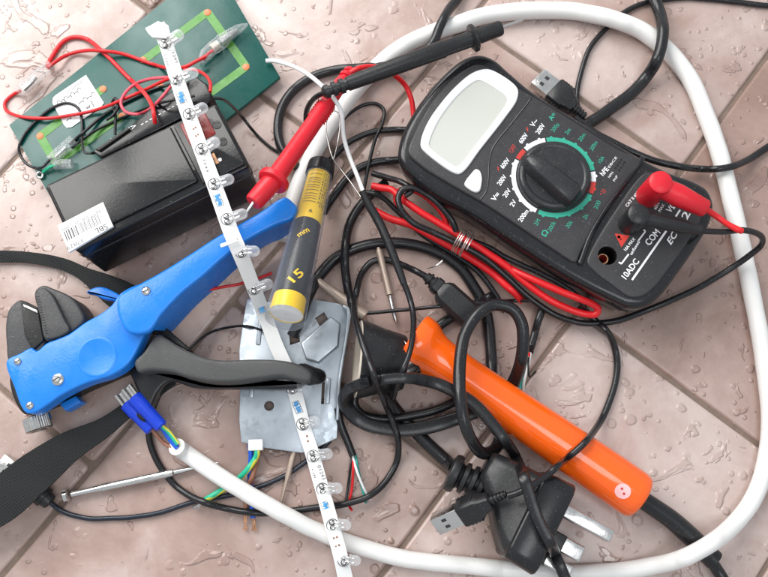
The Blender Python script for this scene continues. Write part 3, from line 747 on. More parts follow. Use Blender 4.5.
# ================================================================== BLACK MAINS CABLES UNDER THE HEAP
arcz = M['rubber']
cable('black_cable', [(292, 336, 6), (300, 320, 8), (306, 302, 9), (313, 286), (322, 272), (335, 259), (352, 250), (375, 244), (400, 243), (422, 247), (444, 256), (462, 270), (474, 287), (483, 303), (488, 322), (491, 350), (492, 378, 5)], 11.5, arcz, None, 'thick black cable arching from the solder tube over to the orange handle', 'cable', 'black cables in the heap')
cable('black_cable', [(385, 183, 6), (372, 194), (358, 209), (349, 226), (345, 250), (346, 275), (349, 295), (356, 315), (362, 330, 4)], 9, arcz, None, 'black cable running down between the solder tube and the tan screwdriver', 'cable', 'black cables in the heap')
cable('black_cable', [(324, 212, 5), (334, 196), (346, 180), (360, 168), (378, 162), (400, 160, 5)], 8, arcz, None, 'black cable crossing under the left end of the meter below the other loops', 'cable', 'black cables in the heap')
cable('black_cable', [(322, 172, 5), (336, 154), (352, 141), (373, 132), (390, 130), (408, 130, 4)], 6.2, arcz, None, 'black cable curving from the solder cap to the upper left end of the meter', 'cable', 'black cables in the heap')
cable('thin_black_lead', [(318, 160, 5), (325, 145), (335, 130), (348, 115), (362, 106), (376, 104), (384, 110), (383, 122), (376, 138), (370, 158), (366, 178), (363, 195, 6)], 3.6, arcz, None, 'thin black lead bent in a tall hook beside the white wire', 'cable', 'black cables in the heap')
cable('black_cable', [(410, 352, 5), (427, 336, 5), (440, 325), (456, 315), (474, 306), (492, 296, 6)], 10, arcz, None, 'short stretch of black cable passing behind the flared orange collar', 'cable', 'black cables in the heap')

# two stripped cables with coloured cores
t = thing('stripped_cable', P(535, 340, 0), 'stripped black cable end with red, teal and white cores above the orange handle', 'cable', 'stripped cable ends')
cable('jacket', [(543, 306, 5), (538, 322, 4.5), (533, 340), (529.5, 352, 3.5)], 8, M['rubber'], t)
wire('red_core', [(530, 350, 3), (527, 361), (520, 372), (512, 384), (500, 398, 3)], 2.6, R, '', parent=t)
wire('teal_core', [(530, 351, 3), (527, 363), (522, 380), (519, 395, 3)], 2.8, M['teal'], '', parent=t)
wire('white_core', [(531, 351, 3), (527, 370), (523.5, 385), (523, 400, 3)], 2.6, M['thinwhite'], '', parent=t)
wire('black_core', [(529, 351, 3), (528, 365), (530, 377), (536, 371, 2.4)], 2.0, M['rubber'], '', parent=t)
t = thing('stripped_cable', P(352, 455, 0), 'stripped black cable end with coloured cores right beside the lower light strip', 'cable', 'stripped cable ends')
cable('jacket', [(338, 408, 7), (341, 424, 6), (347, 440, 4.5), (353, 456, 3.6)], 7.5, M['rubber'], t)
wire('black_core', [(352, 454, 3), (350, 470), (348, 485), (346, 500, 2)], 2.6, M['rubber'], '', parent=t)
wire('red_core', [(353, 454, 3), (353, 470), (351.5, 490), (349, 505), (352, 510, 2)], 2.6, R, '', parent=t)
wire('teal_core', [(355, 454, 3), (358, 470), (362, 488), (366, 503, 2)], 2.6, M['teal'], '', parent=t)
wire('white_core', [(352, 454, 4), (357, 472), (363, 487), (370, 500, 2.4)], 2.6, M['thinwhite'], '', parent=t)
# ================================================================== UK PLUG AND ITS CABLE
t = thing('mains_plug', P(525, 515, 0), 'black three-pin mains plug lying on its side in front of the orange handle', 'mains plug')
cable('cable', [(372, 372, 6), (384, 392), (394, 408), (407, 423), (425, 441), (440, 455), (454, 468, 8)], 13, M['rubber'], t)
bz = 17.
c0 = P(537, 522, bz); px_dir = (P(599, 545, bz)-P(550, 518, bz)); px_dir.z = 0; px_dir.normalize()
wy = Vector((px_dir.y, -px_dir.x, 0))                              # towards lower left of the photo
Z = Vector((0, 0, 1))
fr = Matrix(((px_dir.x, -wy.x, 0, c0.x), (px_dir.y, -wy.y, 0, c0.y), (0, 0, 1, c0.z), (0, 0, 0, 1)))
def loft(mb, rings, m):
    K = len(rings[0]); vs = [p for r in rings for p in r]
    fs = [[i*K+k, i*K+(k+1) % K, (i+1)*K+(k+1) % K, (i+1)*K+k] for i in range(len(rings)-1) for k in range(K)]
    fs += [list(range(K))[::-1], [(len(rings)-1)*K+k for k in range(K)]]
    return mb.add(vs, fs, m)
def plug_ring(x, y0, y1, z0, z1, r=4, skew=0):
    o = []
    for cy_, cz_, a0 in ((y1-r, z1-r, 0), (y0+r, z1-r, 90), (y0+r, z0+r, 180), (y1-r, z0+r, 270)):
        for j in range(6):
            a = math.radians(a0+90*j/5); yy = cy_+r*math.cos(a); o.append(fr @ Vector((x+skew*yy, yy, cz_+r*math.sin(a))))
    return o
mb = MB()   # base block seen edge-on
loft(mb, [plug_ring(x, -w, w, -h, h, r) for x, w, h, r in ((-8, 17, 15, 4), (-7.4, 17.8, 15.8, 5), (-6.8, 18, 16, 5), (4.2, 18.6, 16.6, 5), (5, 18, 16, 4.6))], M['rubber']); mb.build('base', t, ang=60)
mb = MB()
loft(mb, [plug_ring(x, y0, y1, -h, h, r) for x, y0, y1, h, r in ((-7.5, -16.6, 16.6, 14, 5), (-9.5, -15.5, 16.6, 13, 5), (-14, -11, 16.6, 11.5, 5), (-20, -3, 16.4, 10, 5), (-26, 2, 16, 8.5, 5), (-28, 4, 15, 7, 4))], M['rubber_soft']); mb.build('cover', t, ang=89)
def pin(x0, L, y, z, wy_, wz_, name, shroud=0):
    mb = MB(); mb.rbox(fr @ Matrix.Translation((x0+L/2, y, z)), L, wy_, wz_, M['steel'], .7); p_ = mb.build(name, t)
    if shroud:
        MB().rbox(fr @ Matrix.Translation((x0+shroud/2, y, z)), shroud, wy_+.4, wz_+.4, M['rubber_soft'], .5).build('sleeve', p_)
pin(4.8, 21, 8.5, 6, 5.0, 8.5, 'earth_pin'); pin(4.8, 17, -2.5, -5, 6.5, 4.2, 'live_pin', 9); pin(4.8, 17, -10.5, -9, 5.0, 4.2, 'neutral_pin', 6)
a = P(452, 472, 14); b = P(494, 492, 15); ax = (b-a).normalized(); L = (b-a).length
prof = [(-1.2, 5.5), (-.5, 7.4), (1.2, 7.9), (2.6, 7.4), (3.2, 5.2)]
for i in range(4):
    x = 4.2+i*3.5; prof += [(x, 4.8), (x+.4, 6.3+.25*i), (x+2.0, 6.5+.25*i), (x+2.5, 4.8)]
prof += [(L+1, 6.5), (L+4, 7.6)]
MB().lathe(a, ax, prof, M['rubber_soft'], 28).build('strain_relief', t)
raise_poly([(442, 465), (458, 458), (494, 478), (546, 480), (570, 489), (552, 524), (528, 565), (507, 555), (494, 520), (450, 492)], 36)
raise_poly([(562, 506), (603, 528), (599, 541), (580, 565), (555, 548)], 26)

# ================================================================== SOLDERING IRON
t = thing('soldering_iron', P(525, 420, 0), 'soldering iron with a glossy orange handle and black cone-shaped cap', 'soldering iron')
r1 = 9.1
a = P(423, 348, 15); b = P(640.5, 498, 10.5); ax = (b-a).normalized(); L = (b-a).length
prof = [(-6.5, 11.0), (-6, 12.0), (-4.5, 12.4), (-1, 12.1), (1.0, 11.4), (3, 10.2), (6, 9.2), (10, 8.7), (18, 8.5), (L*.35, 8.7), (L*.6, 9.4), (L*.85, 9.8), (L-4, 9.8), (L-1.6, 9.5), (L-.5, 8.8), (L, 7.6)]
hd = MB().lathe(a, ax, prof, M['orange'], 56).build('handle', t)
# inspection dot, wrapped on the handle
side = Vector((0, 0, 1)).cross(ax).normalized(); up_ = ax.cross(side)
def on_handle(x, y, rr, lift=.08): return a+ax*x+side*(math.sin(y/rr)*(rr+lift))+up_*(math.cos(y/rr)*(rr+lift))
c2 = P(621, 491, 18); tt = (c2-a).dot(ax); yy = (c2-a).dot(side)
y0 = math.asin(max(-1, min(1, yy/9.8)))*9.8
def patch(mb, cx_, cy_, rad, m, lift, squash=1.):
    vs = [on_handle(cx_, cy_, 9.8, lift)]; K = 24
    for rr in (.5, 1.):
        for k in range(K): vs.append(on_handle(cx_+rad*rr*math.cos(k*2*math.pi/K), cy_+rad*rr*math.sin(k*2*math.pi/K), 9.8, lift))
    fs = [[0, 1+k, 1+(k+1) % K] for k in range(K)]+[[1+k, 1+K+k, 1+K+(k+1) % K, 1+(k+1) % K] for k in range(K)]
    mb.add(vs, fs, m)
mb = MB(); patch(mb, tt, y0, 3.1, M['pink'], .12); patch(mb, tt-.9, y0+.7, .5, M['printred'], .2); patch(mb, tt+.9, y0-.5, .5, M['printred'], .2); mb.build('inspection_sticker', hd)
sm_ = MB()
def rad_at(x):
    for (x0, r0), (x1, r1_) in zip(prof, prof[1:]):
        if x0 <= x <= x1: return r0+(r1_-r0)*(x-x0)/max(1e-6, x1-x0)
    return 9
for yy in (-.62, 2.5):
    sm_.tube([a+ax*x+side*(math.sin(yy)*(rad_at(x)-.02))+up_*(math.cos(yy)*(rad_at(x)-.02)) for x in [i*(L-2)/60 for i in range(61)]], .12, M['orange'], sides=6)
sm_.build('mould_seam', hd)
# black cap, hollow towards the left with a cream rim
ca = P(358, 359, 16.5); cb = P(406, 358, 14); cb = ca+(P(404, 363, 14)-ca); cax = (cb-ca).normalized(); CL = (cb-ca).length
cap = MB().lathe(ca, cax, [(.6, 14.2), (.2, 15.2), (0, 15.8), (.3, 16.2), (2, 16.0), (CL*.5, 13.6), (CL-1, 11.6), (CL, 11.0), (CL+.1, 9.2)], M['rubber_soft'], 48, cap=False).build('protective_cap', t)
MB().lathe(ca-cax*.3, cax, [(5, 13.2), (.6, 14.0), (0, 14.6), (-.3, 15.2), (0, 15.9), (.6, 16.0)], M['cream'], 48, cap=False).build('rim', cap)
MB().lathe(cb-cax*2, (a-cb).normalized(), [(0, 9.3), (3.5, 9.3), ((a-cb).length-3, 9.5)], M['nickel'], 32).build('collar', t)
# strain relief and cable
pts = [P(*c_) for c_ in cr([(640, 498, 10.5), (655, 508, 9.5), (672, 520, 8.5), (690, 536, 7.5), (707, 553, 6.5), (714, 560, 6.2)], 3)]
n_ = len(pts); rs = [3.7+.5*(i/n_) for i in range(n_)]
MB().tube(pts, rs, M['rubber'], sides=20).build('strain_relief', t)
cable('cable', [(700, 548, 7), (708, 556, 6), (716, 568, 4), (725, 582, 4), (738, 610, 3.5), (750, 640)], 12, M['rubber'], t)
raise_poly([(405, 372), (409, 336), (428, 325), (438, 336), (520, 392), (610, 457), (646, 476), (651, 481), (630, 515), (622, 512), (558, 470), (509, 435), (442, 400)], 22)
raise_poly([(370, 317), (409, 331), (404, 375), (392, 388), (345, 398)], 29)
raise_poly([(641, 505), (652, 495), (718, 555), (708, 566)], 11)

# thin lead across the middle
a_ = P(366, 316, 7); b_ = P(318, 281, 5); MB().lathe(a_, b_-a_, [(0, 2.2), (.4, 2.5), ((b_-a_).length*.6, 2.3), ((b_-a_).length, 1.6)], M['tan']).build('dark_rod', None, 'dark brownish metal rod between the solder tube and the black cone cap', 'rod')
cable('black_cable', [(392, 384, 5), (372, 383, 7), (358, 390, 8), (354, 403, 8), (362, 414, 6), (382, 419, 5), (410, 416, 5), (436, 410, 5), (458, 400, 4)], 9, M['rubber'], None, 'black cable curled inside the thick twin loop below the black cap', 'cable', 'black cables in the heap')
cable('thin_black_lead', [(352, 313, 7), (372, 313, 7.5), (391, 311, 8), (415, 309, 9), (443, 306, 10), (477, 303), (505, 301), (530, 301, 12)], 3.8, M['rubber'], None, 'thin black lead running level from the looped cable to the foot of the meter', 'cable', 'black cables in the heap')

# ---- flat coil round the cap and over the handle, up over the white cable at the bottom edge
cable('flat_black_cable', [(476, 412, 6), (458, 418, 6), (436, 425, 6), (418, 429, 6), (395, 430, 6), (370, 425, 6.5), (353, 415, 8), (345, 402, 12), (350, 390, 20), (364, 383, 29), (382, 379.5), (401, 378), (422, 380), (447, 388), (474, 404), (495, 427), (513, 454), (524, 478), (533, 505), (541, 525), (549, 540), (556, 556, 14), (566, 580, 15), (585, 625, 15)], 13.5, M['rubber'], None, 'thick black twin cable looping round the black cap and down across the mains plug', 'cable', 'black cables in the heap', sec=FLAT)
# ---- standing loop over the handle
cable('black_cable_loop', [(507, 392, 4), (515, 378, 10), (521, 360, 20), (523, 340, 24), (521, 322, 26), (512, 309, 27), (494, 305, 28), (478, 314, 29), (466, 332, 30), (461, 352, 31), (459, 375, 32), (460, 395, 34), (464, 420, 34), (472, 441, 30), (483, 453, 22), (494, 450, 12), (500, 438, 7), (502, 420, 5)], 12.5, M['rubber'], None, 'thick black cable standing up in a tall loop around the orange handle', 'cable', 'black cables in the heap')

# ---- mini connector and its lead (long thin cable circling the lower left)
t = thing('mini_usb_lead', P(450, 300, 0), 'black mini connector lead whose thin cable loops across the lower left of the heap', 'cable')
a = P(426, 276, 11); b = P(474, 320, 9); fr2 = frame(a, b-a); L = (b-a).length
mb = MB(); w = 5.3
loft(mb, [[fr2 @ Vector((x, y*w_, z_*h_)) for y, z_ in ((-1, -.6), (-.7, -1), (.7, -1), (1, -.6), (1, .6), (.7, 1), (-.7, 1), (-1, .6))] for x, w_, h_ in ((4, 2.2, 2.2), (5, 3.4, 3), (7.5, 3.6, 3), (8, 3, 2.7), (9.5, 4.6, 3.4), (11, 5.4, 3.8), (L-3, 5.6, 3.8), (L, 5.0, 3.4), (L+.6, 3, 2))], M['rubber_soft']); mb.build('housing', t)
MB().lathe(a, b-a, [(0, 2.0), (1.5, 2.2), (1.6, 2.9), (2.6, 2.9), (2.7, 2.2), (3.6, 2.3), (3.7, 3.1), (4.8, 3.2)], M['rubber_soft'], 18).build('strain_relief', t)
raise_poly([(418, 270), (430, 268), (477, 300), (475, 318), (464, 325), (435, 302)], 14)
cable('cable', [(427, 277, 11), (414, 270, 10), (400, 264), (386, 260), (372, 262), (362, 273), (357, 290), (354, 305, 16), (356, 322, 27), (362, 342, 34), (369, 362, 36.5), (377, 382, 35), (386, 405), (393, 422), (398, 440), (397, 460), (388, 478), (372, 494), (350, 503), (320, 507), (290, 511), (255, 513), (225, 508), (201, 501), (178, 488), (162, 469), (153, 452), (149, 436), (150, 418, 6), (156, 400, 6), (166, 382, 6)], 6.6, M['rubber'], t)

# ================================================================== WHITE MAINS CABLE
t = thing('white_mains_cable', P(500, 560, 0), 'thick white mains cable sweeping in a big loop round the meter and the orange iron', 'cable')
cable('sheath', [(176.5, 446.5, 9), (190, 456), (208, 468), (224, 479), (250, 495), (280, 512), (320, 532), (368, 549), (400, 557.5), (436, 562.5), (470, 565.5), (505, 569.5, 3.6), (530, 571, 3.6), (562, 573, 3.6), (600, 572.5, 3.6), (645, 567), (680, 559), (714, 541), (742, 515), (758, 488), (767, 455), (770, 420), (767, 385), (759, 330), (749, 280), (742, 247), (733, 208), (722, 163), (709, 123), (689, 77), (662, 46), (629, 25), (579, 12), (545, 10.5), (512, 12), (480, 17), (450, 27), (420, 38), (395, 52), (373, 71), (352, 95, 8), (335, 118, 8), (317, 147, 7), (303, 175, 6), (295, 195, 6), (290, 212, 6), (283, 240, 6)],
      17, M['white'], t, smooth=14)
wire('blue_core', [(178, 448, 9), (168, 436, 9.5), (163, 429, 11), (158, 423, 12)], 5.5, M['bluewire'], '', parent=t)
wire('green_yellow_core', [(178, 444, 10), (168, 431, 11), (162, 426, 12.5), (156, 419, 12.5)], 4.5, M['gy'], '', parent=t)
wire('brown_core', [(175, 450, 8), (163, 442, 7), (156, 434, 8.5), (150, 427, 9.5)], 4.2, M['brownwire'], '', parent=t)
for k_, (ua, va, ub, vb, zz) in enumerate(((162, 427, 134, 397, 12.5), (152, 430, 127, 403, 9.5))):
    a = P(ua, va, zz); b = P(ub, vb, zz+1); d = b-a
    bc = MB().lathe(a, d, [(0, 2.2), (.5, 2.8), (d.length*.55, 2.9), (d.length*.62, 3.2), (d.length-.4, 3.3), (d.length, 2.9)], M['bluecrimp'], 20).build('crimp_sleeve', t)
    e = P(ub-6, vb-8, zz+1.5); f2 = frame(b, e-b); LL = (e-b).length
    mb = MB(); mb.rbox(f2 @ Matrix.Translation((LL/2, 0, -.6)), LL+2, 4.4, .6, M['nickel'], .2)
    for s_ in (-1, 1): mb.tube([f2 @ Vector((x, s_*1.6, .7)) for x in (-1, LL*.5, LL+1)], .85, M['nickel'], sides=10)
    mb.build('spade_terminal', bc)

# ================================================================== THICK BLACK CABLE AT THE TOP
cable('black_power_cable', [(642, -60, 8), (648, -25), (655, 0), (661, 18), (663, 33), (660, 52), (650, 72), (634, 91), (613, 107), (596, 119), (580, 128, 6)], 12, M['rubber'], None, 'thick black cable coming over the white cable to the top edge of the meter', 'cable', 'black cables in the heap')
cable('black_power_cable', [(482, -50, 8), (468, -22), (457, 0), (449, 10), (440, 26), (432, 44), (415, 58, 9), (393, 65, 7), (363, 68, 5), (336, 70), (313, 77), (295, 89), (282, 108), (278, 132), (282, 149), (290, 160), (302, 172, 5), (312, 188, 5)], 9.6, M['rubber'], None, 'thick black cable looping left from the top edge and behind the red probe', 'cable', 'black cables in the heap')
cable('black_usb_lead', [(575, 118, 6), (592, 131, 7), (606, 139, 8), (622, 147, 9), (642, 156, 9), (662, 163, 8), (685, 167.5, 8), (712, 169.5), (730, 167), (748, 160), (768, 147), (800, 125)], 7, M['rubber'], None, 'black lead skirting the upper edge of the meter and over the white cable', 'cable', 'black cables in the heap')
# ================================================================== MULTIMETER
t = thing('digital_multimeter', P(560, 190, 0), 'black digital multimeter with a round dial and white-framed display', 'multimeter')
MZ = 27.0
Ho = [(399, 160), (400, 140), (410, 117), (427, 92), (445, 72), (464, 57), (480, 53), (495, 58), (509, 70), (533, 90), (573, 115), (620, 144), (668, 170), (695, 180), (709, 189), (715, 203), (712, 221), (697, 247), (679, 273), (661, 296), (647, 306), (630, 307), (610, 299), (579, 283), (552, 267), (505, 236), (474, 215), (436, 194), (410, 174)]
oz = outline(Ho, MZ)
cM = sum(oz, Vector((0, 0)))/len(oz)
Hi = []
hol = MB(); hol.prism(oz, 0, MZ, M['holster'], bev=3.2, seg=6, taper=4.2)
hol_o = hol.build('holster', t)
Pn = [(408, 152), (414, 133), (429, 105), (445, 86), (462, 71), (478, 64), (492, 69), (507, 81), (531, 95), (575, 122), (618, 149), (641, 161), (627, 180), (608, 205), (594, 228), (581, 252), (576, 262), (556, 251), (520, 227), (485, 204), (450, 184), (420, 165)]
pz = MZ+1.6
pan = MB(); pan.prism(outline(Pn, pz, True, 2.5), MZ-4, pz, M['panel'], bev=1.0, seg=3); pan.build('face_plate', t)
Jn = [(587, 262), (590, 252), (601, 232), (618, 206), (635, 182), (646, 172), (660, 174), (680, 182), (697, 192), (704, 204), (702, 218), (690, 239), (672, 265), (654, 288), (643, 296), (630, 297), (612, 285), (595, 272)]
jz = MZ+.9
jp = MB(); jp.prism(outline(Jn, jz, True, 2.5), MZ-6, jz, M['panel'], bev=.9, seg=3); jpo = jp.build('jack_plate', t)
jc = P(607.5, 255.5, jz); jr = 9.6*MM(607, 255, jz)
for o in (hol_o, jpo):
    cm = MB().lathe((jc.x, jc.y, 14), (0, 0, 1), [(0, jr), (30, jr)], M['black'], 36); cut(o, cm)
jk = MB(); jk.lathe((jc.x, jc.y, 14.05), (0, 0, 1), [(0, jr-.05), (.5, jr-.05)], M['black'], 36)
ring = [Vector((jc.x-.4+jr*.52*math.cos(a*math.pi/16), jc.y+.1+jr*.52*math.sin(a*math.pi/16), 22)) for a in range(32)]
jk.tube(ring, .45, M['copper'], sides=10, closed=True); jk.lathe((jc.x-.4, jc.y+.1, 15), (0, 0, 1), [(0, jr*.6), (7, jr*.6), (7, jr*.45), (1, jr*.42)], M['printred'], 28, cap=False)
jk.build('input_jack', t)
# rim rib between dial and jacks
rb = MB(); q = cr([(642, 159), (622, 186), (603, 213), (590, 236), (580, 263)], 3); rb.tube([P(u, v, MZ+.2) for u, v in q], 1.3, M['holster'], sides=12, round_end=True); rb.build('rib', t)
# groove round the dial field (fine raised line)
gv = MB(); q = cr([(531.5, 98), (520, 113), (508, 128), (498, 140), (492, 150), (489, 163), (488.5, 178), (486, 192), (480, 200)], 2)
gv.tube([P(u, v, pz-.05) for u, v in q], .35, M['holster'], sides=8, round_end=True); gv.build('moulded_line', t)
# screen
Bo = [(484, 69), (492, 70), (514, 84), (518, 90), (517, 100), (505, 118), (480, 150), (465, 170), (459, 174), (452, 172), (426, 153), (421, 147), (421, 140), (428, 122), (441, 103), (456, 86), (472, 73)]
Bi = [(478, 80), (482, 80.5), (505, 95), (507.5, 98), (506.5, 103), (495, 120), (472, 150), (461, 164), (457, 166.5), (453, 165), (431, 148.5), (429, 145), (429.5, 141), (436, 125), (447, 108), (460, 93), (472, 83)]
def ringprism(mb, o, i, z0, z1, m, bev=.5):
    # ring between two outlines with equal point counts
    n = len(o); vs = []
    for (pts_, z_) in ((o, z0), (o, z1-bev), ([a+(b-a)*.12 for a, b in zip(o, i)], z1), ([a+(b-a)*.8 for a, b in zip(o, i)], z1), (i, z1-bev), (i, z0)):
        vs += [(p.x, p.y, z_) for p in pts_]
    fs = [[r*n+k, r*n+(k+1) % n, (r+1)*n+(k+1) % n, (r+1)*n+k] for r in range(5) for k in range(n)]
    return mb.add(vs, fs, m)
def resamp(px, z, n=96):
    q = [Vector(p) for p in cr([tuple(p) for p in px], 1.0, True)]
    # start at the point nearest the top
    d = [0.]
    for i in range(1, len(q)+1): d.append(d[-1]+(q[i % len(q)]-q[i-1]).length)
    out = []; j = 0
    for k in range(n):
        s = d[-1]*k/n
        while d[j+1] < s: j += 1
        f_ = (s-d[j])/max(1e-6, d[j+1]-d[j]); p = q[j].lerp(q[(j+1) % len(q)], f_); out.append(P(p.x, p.y, z).xy)
    return out
bzl = MB(); ringprism(bzl, resamp(Bo, pz+.6), resamp(Bi, pz+.6), pz-.2, pz+.9, M['bezel']); bzo = bzl.build('display_frame', t)
MB().prism(resamp(Bi, pz+.3), pz-.1, pz+.12, M['lcd'], bev=0).build('display', t)
MB().prism(outline([(476, 169), (480, 171), (482, 177), (481.5, 185), (479.5, 191), (475, 192), (464.5, 184.5), (465.5, 181), (470, 175)], pz+.8, True, 1.5), pz-.2, pz+1.2, M['bezel'], bev=.7).build('button', t)
# dial: ring marks
DC = P(553.6, 177, pz); rO = 42.3*MM(554, 177, pz); rI = 37.8*MM(554, 177, pz)
def ang(u, v): p = P(u, v, pz)-DC; return math.atan2(p.y, p.x)
def arc(mb, a, b, m, ccw):
    a0, a1 = ang(*a), ang(*b)
    if ccw:
        while a1 < a0: a1 += 2*math.pi
    else:
        while a1 > a0: a1 -= 2*math.pi
    n = max(3, int(abs(a1-a0)/.06)); vs = []
    for i in range(n+1):
        w = a0+(a1-a0)*i/n
        for r in (rI, rO): vs.append(DC+Vector((r*math.cos(w), r*math.sin(w), .06)))
    mb.add(vs, [[2*i, 2*i+1, 2*i+3, 2*i+2] if not ccw else [2*i, 2*i+2, 2*i+3, 2*i+1][::-1] for i in range(n)], m)
def tick(mb, u, v, m):
    w = ang(u, v); c = DC+Vector((rO*math.cos(w), rO*math.sin(w), .1)); mb.lathe(c-Vector((0, 0, .06)), (0, 0, 1), [(0, .62), (.04, .62)], m, 12)
rg = MB(); Wh, Gn, Rd = M['printwhite'], M['printgreen'], M['printred']
arc(rg, (523, 147), (544.5, 137.5), Wh, False); arc(rg, (516, 158), (522, 148.5), Rd, False); arc(rg, (535, 213), (514.5, 159), Wh, False)
arc(rg, (593, 196), (537.5, 214.5), Gn, False); arc(rg, (596.5, 182.5), (594, 194.5), Rd, False); arc(rg, (595.5, 171.5), (596.5, 182), Wh, False); arc(rg, (546, 137), (595, 170), Gn, False)
for u, v in ((525, 142), (538, 136.5), (510, 163), (509, 176), (513, 189), (519.5, 201), (530, 212)): tick(rg, u, v, Wh)
for u, v in ((551, 135), (564.5, 136.5), (577, 142), (588, 151.5), (593, 163), (543, 216.5), (557, 218.5), (570, 217), (583, 210), (592, 201)): tick(rg, u, v, Gn)
tick(rg, 598, 176, Wh); tick(rg, 597, 190, Rd)
rg.build('dial_scale', t)
kr = 36.6*MM(554, 177, pz)
kz = pz
kb = MB(); kb.lathe(DC, (0, 0, 1), [(0, kr), (1.2, kr), (2.6, kr-.5), (3.3, kr-1.4), (3.3, kr-2.6), (2.9, kr-3.2)], M['knob'], 72, cap=False)
kb.lathe(DC+Vector((0, 0, 2.6)), (0, 0, 1), [(0, kr-3), (.3, kr-3.1)], M['knob'], 64)
kbo = kb.build('dial', t)
ka = P(524, 153, kz+8); kc = P(579, 197.5, kz+8); ka2 = ka; d = (kc-ka); d.z = 0; L = d.length; d.normalize(); sd = Vector((-d.y, d.x, 0))
pb = []
def kring(x, w, z): return [ka+d*x+sd*w, ka+d*x-sd*w]
sects = [(0.2, .5, 4.5), (2.5, 1.8, 8), (7, 2.9, 9.3), (L*.5, 3.4, 9.6), (L-5, 3.9, 9.4), (L-1.5, 3.5, 8), (L, 2.4, 5)]
rings = []
for x, w, h in sects:
    b0 = DC.z+1; tp = DC.z+h; c = ka+d*x; r_ = []
    for yy_, zz_ in ((-w-1.6, b0), (-w-.5, tp-1.4), (-w+.4, tp-.3), (-w*.4, tp), (w*.4, tp), (w-.4, tp-.3), (w+.5, tp-1.4), (w+1.6, b0)): r_.append(Vector((c.x, c.y, 0))+sd*yy_+Vector((0, 0, zz_)))
    rings.append(r_)
g = MB(); loft(g, rings, M['knob']); g.build('pointer_grip', kbo)
# ---- lettering on the face
tx = MB()
def T(s, u0, v0, u1, v1, hpx, m, z=None, mbx=None, **k):
    z = z if z is not None else pz+.07
    (mbx or tx).text(s, P(u0, v0, z), P(u1, v1, z), hpx*MM(u0, v0, z), m, **k)
b_ = dict(off=.02)
T('V~', 533.6, 127.6, 538.3, 121, 5, Wh, **b_); T('200V', 539, 134.6, 545.4, 125.4, 4.6, Wh, **b_); T('600V', 522, 144, 528.4, 135, 4.6, Wh, **b_)
T('/', 527.2, 131.6, 529.8, 129.2, 3.6, Rd, **b_); T('OFF', 512.3, 153.4, 516.8, 146.3, 4.6, Rd, off=0)
T('600V', 503.4, 169, 510.3, 160.2, 4.6, Wh, **b_); T('/', 498.2, 171, 500.6, 168.8, 3.6, Rd, **b_); T('200V', 500.3, 186, 507, 176.8, 4.6, Wh, **b_)
T('20V', 506, 198, 511.4, 190.4, 4.6, Wh, **b_); T('2V', 513.3, 207.2, 516.8, 201.4, 4.6, Wh, **b_); T('V=', 494.6, 201.8, 500.4, 194.6, 5, Wh, **b_); T('200m', 521.5, 222.4, 529, 211.4, 4.6, Wh, **b_)
T('A=', 551.9, 121, 556.2, 114.6, 4.8, Gn, **b_); T('200µ', 554, 132.5, 559.4, 124.6, 4.2, Gn, off=0); T('2m', 567.6, 135, 571.3, 130, 4.2, Gn, off=0); T('20m', 581.1, 141.9, 586, 134.7, 4.2, Gn, off=0)
T('200m', 592.6, 151.2, 598, 142.5, 4.2, Gn, off=0); T('10A', 601.1, 163.7, 605, 157.6, 4.2, Gn, off=0)
T('hFE', 603.2, 176.2, 609.2, 169.5, 5, Wh, **b_); T('EBCE', 609.6, 168.2, 617.4, 157.6, 2.4, Wh, off=0); T('NPN', 609.8, 178.3, 613.6, 172.8, 2.4, Wh, off=0); T('PNP', 614.8, 181.7, 618.2, 176.3, 2.4, Wh, off=0)
T('200', 597.2, 209.5, 600.9, 201.8, 4.2, Gn, off=0); T('2k', 585.7, 219.9, 588.8, 215.3, 4.2, Gn, off=0); T('20k', 568.5, 228.7, 573, 222, 4.2, Gn, off=0); T('200k', 550.8, 232, 556.2, 222.5, 4.2, Gn, off=0)
T('Ω', 545.4, 237.2, 548.9, 232, 5.4, Gn, **b_); T('2M', 537.3, 226.1, 540.5, 220.5, 4.2, Gn, off=0); T('•))', 602, 195.5, 605.8, 190.5, 3.8, Rd, off=0)
tx.build('dial_lettering', t)
sk = MB()
for i in range(4):
    for (u, v) in ((615.6+i*1.85, 168.2-i*2.75), (619.3+i*1.75, 170.3-i*2.65)): disc(sk, u, v, pz-.02, 1.25, M['black'], .08, 8)
sk.build('transistor_socket', t)
tj = MB(); zj = jz+.07
def J(*a, **k): T(*a[:-1], a[-1], z=zj, mbx=tj, **k)
J('10ADC', 626, 279.6, 639.6, 261.6, 6, Wh, **b_); J('COM', 649.3, 246, 660.6, 232.6, 6.4, Wh, **b_); J('EC', 670.8, 245.2, 678.4, 233.2, 6.0, Wh, off=.02, shear=.3)
J('10A MAX', 626, 251.2, 635.6, 239, 3, Wh, **b_); J('unfused', 631.8, 255.2, 640, 242, 3, Wh, **b_); J('CAT II 600V', 627.4, 207.3, 641, 190.6, 3, Wh, **b_)
J('600V', 656, 210, 660.4, 202.8, 3, Wh, **b_); J('MAX', 660.6, 212.2, 665, 204.6, 3, Wh, **b_); J('VΩ', 670, 213.6, 677.4, 205.2, 6, Wh, **b_); J('2', 687, 220, 690.6, 213.8, 7, Wh, **b_)
strip(tj, (632, 280), (666.2, 231), zj-.12, 2, Wh); strip(tj, (621.3, 263.9), (628.6, 254.2), zj-.12, 1.6, Wh); strip(tj, (618.7, 262.2), (621.5, 264), zj-.125, 1.6, Wh)
strip(tj, (638.5, 240.5), (645.3, 231.5), zj-.12, 1.6, Wh); strip(tj, (645.3, 231.5), (643.4, 229.6), zj-.125, 1.6, Wh); strip(tj, (675.7, 216.6), (680, 210), zj-.12, 1.8, Wh)
